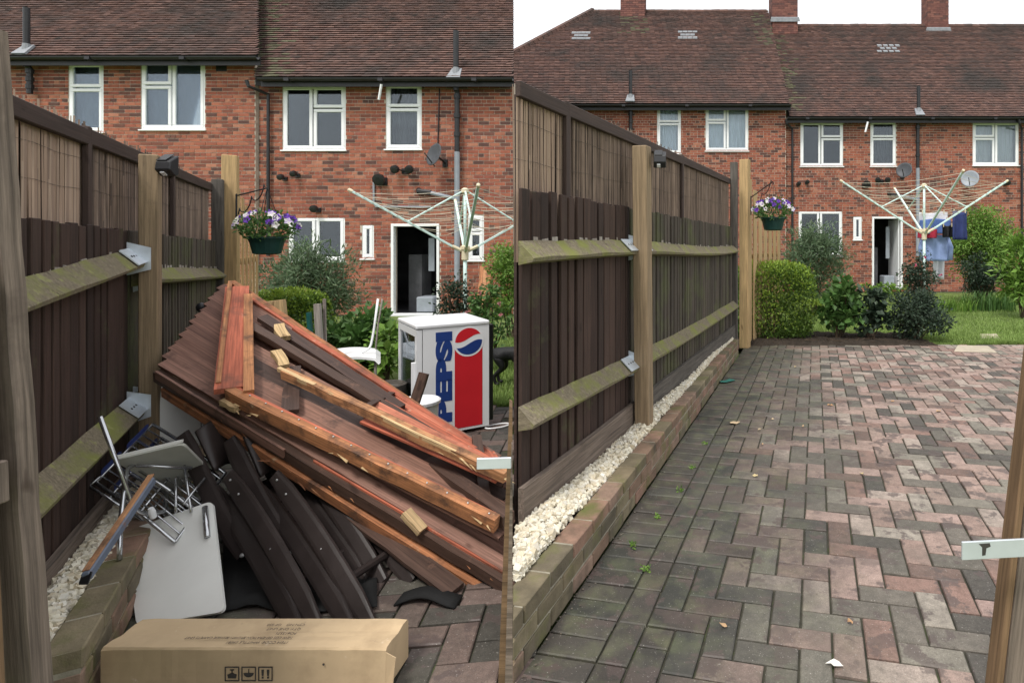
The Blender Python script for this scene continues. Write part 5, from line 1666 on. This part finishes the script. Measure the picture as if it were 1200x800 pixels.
chrome(th_, "tube", [P(440, 412, 5.5), P(443, 380, 5.5), P(448, 350, 5.5)], .008).data.materials[0] = m_bare
c = V((PXX(434, 4.9), 4.9, 0)); rr = random.Random(3)
k = MB(); k.lathe(c, [(.11, 0), (.15, .06), (.15, .2), (.13, .3), (.07, .36), (.05, .4)], 14)
k.v = [(x + rr.uniform(-.02, .02), y + rr.uniform(-.02, .02), z) for x, y, z in k.v]
tag(k.build("rubble_bag", m_bag, smooth=True), "crumpled dark green plastic bag below the white garden table", "bag")
o = MB().lathe(V((PXX(455, 4.75), 4.75, 0)), [(.10, 0), (.12, .01), (.135, .38), (.12, .39), (.11, .36)], 18).build("plant_tub", m_oldpost)
tag(o, "weathered grey plant tub standing beside the fridge door", "tub")

# ================================================================== ROTARY DRYERS
def dryer(label, x, y, zh, ztip, rarm, az, zt, zbase, seed):
    r = random.Random(seed)
    t_ = thing("rotary_dryer", label, "washing line", (x, y, zbase))
    MB().tube([(x, y, zbase), (x, y, zh)], .024, 10).build("pole", m_alu, t_, smooth=True)
    MB().tube([(x, y, zh), (x, y, zt)], .02, 10).build("mast", m_alu, t_, smooth=True)
    MB().lathe((x, y, zh - .1), [(.03, 0), (.045, .01), (.045, .14), (.06, .15), (.06, .19), (.03, .2)], 12).build("hub", m_cream, t_)
    MB().lathe((x, y, zt - .04), [(.03, 0), (.05, .02), (.05, .06), (.02, .08)], 12).build("cap", m_cream, t_)
    tips = []
    for q in range(4):
        a = az + q * PI / 2
        d = V((math.cos(a), math.sin(a), 0))
        p0 = V((x, y, zh + .03)) + d * .06; p1 = V((x, y, ztip)) + d * rarm
        beam("arm", t_, p0, p1, .034, .03, V((0, 0, 1)), m_alu, .004)
        MB().tube([p0 - d * .02, p0.lerp(p1, .08)], .024, 8).build("arm_socket", m_cream, t_)
        MB().lathe(p1, [(.022, -.02), (.024, 0), (.022, .03), (.01, .036)], 8, p1 - p0).build("end_cap", m_cream, t_)
        MB().tube([V((x, y, zt)) + d * .02, p0.lerp(p1, .5)], .012, 6).build("stay", m_alu, t_)
        tips.append((p0, p1))
    for q in range(4):
        a0, a1 = tips[q]; b0, b1 = tips[(q + 1) % 4]
        for i in range(9):
            f = .40 + .575 * i / 8
            u, v = a0.lerp(a1, f), b0.lerp(b1, f)
            sg = r.uniform(.02, .10)
            pts = [u.lerp(v, e / 6) - V((0, 0, sg * math.sin(PI * e / 6))) for e in range(7)]
            MB().tube(pts, .0038, 4).build("cord", m_cord, t_)
    return t_, tips
HRx = PXX(1083, 11)
dryer("rotary washing line hung with blue laundry over the lawn", HRx, 11, 1.66, 2.64, 1.52, 0, 2.56, -.02, 61)
dryer("rotary washing line with bare cords standing behind the drinks fridge", PXX(545, 8), 8, 1.37, 2.15, 1.34, R(26), 2.2, -.02, 62)

def cloth(name, label, px0, px1, py0, py1, Y, mat, sleeves=False, seed=0, taper=0.0, ext=None):
    r = random.Random(seed)
    t_ = thing(name, label, "laundry", P((px0 + px1) / 2, py1, Y))
    a, b2 = P(px0, py0, Y), P(px1, py0, Y)
    H = (py1 - py0) / FPX * Y
    n, m_ = 14, 10
    k = MB()
    ph = r.uniform(0, 6)
    for j in range(m_ + 1):
        f = j / m_
        for i in range(n + 1):
            u = i / n
            x = lerp(a.x, b2.x, .5 + (u - .5) * (1 - taper * f))
            k.v.append((x, Y + .035 * math.sin(u * 11 + ph + f * .8) * (.3 + f) + .3 * (u - .5) * 0, a.z - H * f - .015 * math.sin(u * PI * 2 + ph) * (1 - f)))
    k.f = [(j * (n + 1) + i, j * (n + 1) + i + 1, (j + 1) * (n + 1) + i + 1, (j + 1) * (n + 1) + i) for j in range(m_) for i in range(n)]
    o = k.build("fabric", mat, t_, smooth=True); o.modifiers.new("s", 'SOLIDIFY').thickness = .006
    if sleeves:
        for sx, x in ((-1, a.x), (1, b2.x)):
            k = MB(); k.tube([(x - sx * .03, Y, a.z - H * .08), (x + sx * .03, Y - .02, a.z - H * .45), (x + sx * .0, Y - .03, a.z - H * .95)], [.035, .045, .055], 10)
            k.build("sleeve", mat, t_, smooth=True)
    for u in (.12, .88):
        p = a.lerp(b2, u)
        MB().box((p.x - .007, Y - .012, p.z - .03), (p.x + .007, Y + .012, p.z + .045)).build("peg", m_cream, t_)
    return t_
cloth("shirt", "light blue shirt hanging upside down on the washing line", 1080, 1112, 276, 306, 11.75, m_ltblue, True, 1)
cloth("towel", "white towel folded over the washing line cords", 1077, 1110, 249, 262, 11.8, m_whcl, False, 2)
cloth("cloth", "mid blue cloth hanging on the washing line above the red garment", 1078, 1114, 257, 274, 11.66, m_midbl, False, 3)
cloth("red_garment", "red garment bunched on the washing line", 1076, 1098, 268, 279, 11.62, m_redcl, False, 4)
cloth("jeans", "dark blue jeans hanging at the right end of the washing line", 1116, 1133, 248, 281, 11.4, m_denim, False, 5, -.1)
cloth("dark_garment", "small black garment between the red cloth and the dark jeans", 1104, 1117, 264, 278, 11.5, m_dog, False, 6)
cloth("pale_trousers", "pale lilac trousers hanging low behind the light blue shirt", 1094, 1107, 290, 327, 12.0, m_whcl, False, 7)

# ================================================================== DOG BEHIND THE FRIDGE
def dog(x, y, s):
    t_ = thing("dog", "black dog standing on the grass behind the drinks fridge", "dog", (x, y, 0))
    me = bpy.data.meshes.new("body")
    J = {"rump": (0, 0, .42, .095), "mid": (.20, 0, .425, .10), "chest": (.40, 0, .42, .125), "neck": (.52, 0, .50, .075), "head": (.62, 0, .58, .075), "muz": (.74, 0, .545, .042),
         "tail1": (-.10, 0, .47, .03), "tail2": (-.22, 0, .40, .02), "tail3": (-.28, 0, .30, .012)}
    for sd_, k in ((-.075, "l"), (.075, "r")):
        J["hip" + k] = (.0, sd_, .36, .075); J["kn" + k] = (.06, sd_, .24, .045); J["hk" + k] = (-.06, sd_, .13, .025); J["hf" + k] = (-.04, sd_, .03, .026); J["ht" + k] = (.02, sd_, .02, .024)
        J["sh" + k] = (.40, sd_, .34, .06); J["el" + k] = (.37, sd_, .23, .036); J["wr" + k] = (.39, sd_, .11, .024); J["ff" + k] = (.39, sd_, .03, .026); J["ft" + k] = (.44, sd_, .02, .024)
    E = [("rump", "mid"), ("mid", "chest"), ("chest", "neck"), ("neck", "head"), ("head", "muz"), ("rump", "tail1"), ("tail1", "tail2"), ("tail2", "tail3")]
    for k in "lr":
        E += [("rump", "hip" + k), ("hip" + k, "kn" + k), ("kn" + k, "hk" + k), ("hk" + k, "hf" + k), ("hf" + k, "ht" + k), ("chest", "sh" + k), ("sh" + k, "el" + k), ("el" + k, "wr" + k), ("wr" + k, "ff" + k), ("ff" + k, "ft" + k)]
    nm = list(J)
    me.from_pydata([(J[q][0] * s, J[q][1] * s, J[q][2] * s) for q in nm], [(nm.index(a), nm.index(b2)) for a, b2 in E], [])
    o = bpy.data.objects.new("body", me); COL.objects.link(o); o.parent = t_; me.materials.append(m_dog)
    sk = o.modifiers.new("skin", 'SKIN')
    for i, q in enumerate(nm):
        me.skin_vertices[0].data[i].radius = (J[q][3] * s, J[q][3] * s)
    me.skin_vertices[0].data[0].use_root = True
    sk.use_smooth_shade = True
    o.modifiers.new("sub", 'SUBSURF').levels = 2
    o.modifiers["sub"].render_levels = 2
    for sd_ in (-1, 1):
        k = MB(); k.prism([V((x + .60 * s, y + sd_ * .06 * s, .63 * s)), V((x + .66 * s, y + sd_ * .06 * s, .62 * s)), V((x + .63 * s, y + sd_ * .085 * s, .53 * s))], (0, sd_ * .012 * s, 0)); k.build("ear", m_dog, t_)
    return t_
dog(PXX(586, 6.35), 6.35, .78)

# ================================================================== PLANTING
# by the cleared patio
def gp(px, Y): return (PXX(px, Y), Y, 0)
plant("box_hedge", "square trimmed bright green hedge beside the end of the low wall", "hedge", (1.40, 9.5, .02), (1.40, 9.5, .58), (.70, .50, .58), 15000, (.042, .026), m_lf_hedge, 71, 150, True, 14, csize=.42)
plant("shrub", "grey green shrub in front of the far ground floor window", "shrub", gp(955, 13), (PXX(955, 13), 13, 1.15), (.82, .6, .9), 6500, (.12, .026), m_lf_bud, 72, 60, stems=12, csize=.42)
plant("leafy_plant", "broad leaved green plant growing beside the trimmed hedge", "plant", gp(982, 9.25), (PXX(985, 9.25), 9.25, .50), (.40, .3, .46), 700, (.13, .10), m_lf_mid, 73, 26, stems=10)
plant("leafy_plant", "broad leaved green plant growing beside the dark bush", "plant", gp(1018, 9.2), (PXX(1019, 9.2), 9.2, .42), (.32, .28, .40), 520, (.12, .095), m_lf_dark, 74, 22, stems=8)
plant("dark_bush", "low dark leaved bush at the edge of the cleared patio", "bush", gp(1074, 9.1), (PXX(1075, 9.1), 9.1, .42), (.5, .42, .40), 5200, (.055, .032), m_lf_dark, 75, 46, stems=12, csize=.4)
plant("rose_bush", "upright dark rose bush with pink buds below the washing line", "bush", gp(1077, 9.8), (PXX(1077, 9.8), 9.8, .95), (.34, .3, .5), 1700, (.05, .034), m_lf_dark, 76, 34, stems=12, csize=.5, flowers=(m_pink, 3, .035))
plant("garden_bush", "large rounded green bush beside the hanging laundry", "bush", gp(1153, 15), (PXX(1153, 15), 15, 1.45), (.92, .8, 1.15), 13000, (.075, .04), m_lf_lime, 77, 90, stems=10, csize=.36, stem_r=.03)
plant("garden_bush", "dark lower bush in front of the large rounded bush", "bush", gp(1150, 14.4), (PXX(1152, 14.4), 14.4, .75), (.72, .4, .6), 4500, (.07, .035), m_lf_dark, 78, 44, stems=8)
plant("laurel", "tall yellow green leafy shrub at the lawn's far edge", "shrub", gp(1200, 12), (PXX(1198, 12), 12, .95), (.45, .5, .85), 1500, (.16, .06), m_lf_lime, 79, 36, stems=10)
def strap(name, label, base, n, h, mat, seed, spread=.5):
    r = random.Random(seed)
    t_ = thing(name, label, "plant", base, None)
    m = MB(); b0 = V(base)
    for i in range(n):
        a = r.uniform(0, 6.28); d = V((math.cos(a), math.sin(a) * .5, 0))
        s = b0 + V((r.uniform(-1, 1) * spread, r.uniform(-.25, .25), 0)); hh = h * r.uniform(.6, 1.15)
        sd_ = V((-d.y, d.x, 0)).normalized() * .012
        pts = [s + d * (.3 * hh * f * f) + V((0, 0, hh * f * (1 - .25 * f))) for f in (0, .4, .75, 1)]
        n0 = len(m.v)
        for q, p in enumerate(pts):
            w2 = (1, 1.1, .7, .05)[q]; m.v += [tuple(p - sd_ * w2), tuple(p + sd_ * w2)]
        m.f += [(n0 + 2 * q, n0 + 2 * q + 1, n0 + 2 * q + 3, n0 + 2 * q + 2) for q in range(3)]
    m.build("leaves", mat, t_)
strap("perennial", "clump of strappy green leaves below the large rounded bush", (PXX(1158, 13.4), 13.4, 0), 260, .55, m_lf_mid, 1, .55)
strap("perennial", "low green clump growing beside the pale trousers", (PXX(1118, 13.2), 13.2, 0), 160, .4, m_lf_lime, 2, .4)
plant("low_plant", "low green plants in front of the open far door", "plant", gp(1040, 16.8), (PXX(1036, 16.8), 16.8, .18), (.9, .3, .2), 900, (.09, .05), m_lf_lime, 80, 24, stems=4)
# by the cluttered patio
plant("shrub", "large grey green shrub behind the heap in front of the house window", "shrub", gp(366, 9.4), (PXX(366, 9.4), 9.4, .86), (.88, .6, .80), 8500, (.10, .022), m_lf_bud, 81, 64, stems=14, csize=.42)
plant("box_hedge", "trimmed bright green hedge standing behind the shed panels", "hedge", gp(338, 7.9), (PXX(340, 7.9), 7.9, .42), (.46, .35, .42), 9000, (.04, .025), m_lf_hedge, 82, 110, True, 8)
plant("climber", "tangle of broad green leaves growing behind the white garden table", "plant", gp(422, 6.5), (PXX(420, 6.5), 6.5, .42), (.46, .35, .46), 1500, (.10, .07), m_lf_mid, 83, 36, stems=14)
plant("climber", "yellow green leafy shoots climbing beside the fridge door", "plant", gp(452, 6.0), (PXX(452, 6.0), 6.0, .42), (.16, .2, .40), 330, (.11, .07), m_lf_lime, 84, 16, stems=8)
plant("rose_bush", "thin dark bush at the foot of the bare washing line pole", "bush", gp(533, 7.2), (PXX(533, 7.2), 7.2, .72), (.30, .25, .55), 1500, (.045, .028), m_lf_dark, 85, 34, stems=12, csize=.5)
plant("hydrangea", "loose green bush with faded pink blooms behind the fridge", "bush", gp(572, 7.0), (PXX(573, 7.0), 7.0, .60), (.26, .25, .5), 1000, (.06, .04), m_lf_mid, 86, 26, stems=10, flowers=(m_pinkpale, 4, .035))
plant("garden_bush", "large light green bush at the house end behind the bare washing line", "bush", gp(598, 9.6), (PXX(602, 9.6), 9.6, .92), (.55, .5, .78), 5200, (.06, .032), m_lf_lime, 87, 50, stems=8)
for i in range(3):
    loose("fence_board", "orange board leaning on the house wall beside the grey pipe", "board", P(560 + 5 * i, 372, 11.6 - .05 * i), P(565 + 4 * i, 312 + 4 * i, 12.2 - .05 * i), .08, .02, V((0, -1, .2)), m_frame, .001, "boards leaning on the house wall")

# ---- grass
def grass(name, region, cnt, h, seed):
    r = random.Random(seed)
    m = MB()
    (xa, ya, xb, yb_, f0, f1) = region
    for i in range(cnt):
        Y = ya + (yb_ - ya) * r.random() ** 1.6
        X = r.uniform(f0(Y), f1(Y))
        a = r.uniform(0, 6.28); w2 = r.uniform(.004, .009); hh = h * r.uniform(.5, 1.3) * (.75 + .5 * mnoise.noise(V((X * .9, Y * .9, 0))))
        d = V((math.cos(a), math.sin(a), 0)); sd_ = V((-d.y, d.x, 0)) * w2
        p = V((X, Y, -.015)); n0 = len(m.v)
        tip = p + d * hh * r.uniform(.2, .7) + V((0, 0, hh))
        m.v += [tuple(p - sd_), tuple(p + sd_), tuple(tip)]
        m.f.append((n0, n0 + 1, n0 + 2))
    tag(m.build(name, m_grass), "short green grass of the lawn", None, None, "stuff")
grass("grass", (0, 8.85, 0, 17.5, lambda Y: 1.6 if Y > 9.8 else 3.6, lambda Y: .6 * Y), 60000, .07, 91)
grass("grass", (0, 5.55, 0, 9.5, lambda Y: DIV(Y) - .9, lambda Y: DIV(Y) + .35), 14000, .06, 92)
for nm, poly, z, lab in (("stepping_stone", [(1118, 411), (1168, 412), (1158, 405), (1122, 404)], .012, "pale stone slab at the edge of the paving and the lawn"), ("stepping_stone", [(1150, 396), (1172, 396), (1168, 391), (1148, 391)], .02, "small pale stepping stone set further into the lawn")):
    k = MB(); k.prism([G(px, py, z) - V((0, 0, .05)) for px, py in poly], (0, 0, .05)); tag(k.build(nm, m_slab, bevel=.006), lab, "paving slab")

# ---- litter on the swept paving
def bit(name, label, cat, px, py, s, mat, seed, el=1.5, group=None):
    r = random.Random(seed); c = G(px, py, .004)
    k = MB(); n = 9; a0 = r.uniform(0, 3)
    k.v.append((c.x, c.y, .012))
    for i in range(n):
        a = i * 2 * PI / n; q = s * r.uniform(.6, 1.1)
        x, y = math.cos(a) * q * el, math.sin(a) * q
        k.v.append((c.x + x * math.cos(a0) - y * math.sin(a0), c.y + x * math.sin(a0) + y * math.cos(a0), .006 + r.uniform(0, .012)))
    k.f = [(0, i + 1, (i + 1) % n + 1) for i in range(n)]
    o = k.build(name, mat); o.modifiers.new("s", 'SOLIDIFY').thickness = .0015
    tag(o, label, cat, group)
bit("fallen_leaf", "curled pale yellow leaf near the low wall side of the paving", "leaf", 860, 496, .035, m_leafdry, 1)
bit("paper_scrap", "small white scrap of paper lying on the paving blocks", "scrap", 979, 780, .016, m_paper, 2, 2.0)
bit("cloth_scrap", "faded green scrap on the paving beside the low wall", "scrap", 851, 447, .07, m_tarp, 3, 1.8)
for i, (px, py, s) in enumerate(((973, 475, .02), (1100, 482, .022), (890, 504, .012), (848, 734, .012), (885, 558, .014), (941, 500, .01), (905, 492, .012), (996, 730, .01), (1046, 470, .014), (932, 430, .016), (893, 521, .01), (1010, 555, .012))):
    bit("fallen_leaf", "small dry leaf fragment lying on the swept paving blocks", "leaf", px, py, s, m_leafdry, 20 + i, 1.4, "dry leaf fragments on the paving")
for i, (px, py) in enumerate(((770, 606), (742, 640), (797, 574), (812, 548), (826, 520), (757, 668))):
    r = random.Random(i); c = G(px, py)
    k = MB()
    for q in range(26):
        dv = rdir(r); dv.z = abs(dv.z) * .6 + .1
        leaf_tri(k, c + V((r.uniform(-.015, .015), r.uniform(-.03, .03), .002)), dv.normalized(), rdir(r), r.uniform(.012, .03), .008)
    tag(k.build("weed", m_lf_lime), "tiny green weed sprouting from a joint in the paving", "weed", "weeds in the paving joints")
# twigs and cut stems on the planting bed
k = MB(); r = random.Random(4)
for i in range(160):
    c = V((r.uniform(.85, 3.7), r.uniform(8.85, 9.4), .035 + r.uniform(0, .03))); d = rdir(r); d.z *= .2
    k.tube([c, c + d * r.uniform(.06, .22)], .004, 4)
tag(k.build("twigs", m_stem), "scattered cut twigs on the soil of the planting bed", None, None, "stuff")

# ---- grit and crumbs left on the swept paving and along the wall foot
k = MB(); r = random.Random(12)
def crumb(x, y, q):
    k.box8([V((x, y, .0)) + V((sx * q * r.uniform(.5, 1), sy * q * r.uniform(.5, 1), (.002 if sz < 0 else q * r.uniform(.5, 1.2)))) for sz in (-1, 1) for sx, sy in ((-1, -1), (1, -1), (1, 1), (-1, 1))])
for i in range(160):
    Y = 1.9 + 6.6 * r.random() ** 1.5; X = r.uniform(KERB_R(Y) + .02, .58 * Y)
    crumb(X, Y, r.uniform(.001, .003))
for i in range(200):
    Y = 1.95 + 6.0 * r.random() ** 1.3
    crumb(KERB_R(Y) + abs(r.gauss(0, .025)) + .006, Y, r.uniform(.0015, .005))
tag(k.build("grit", m_grit), "dark grit and crumbs of soil scattered over the swept paving", None, None, "stuff")
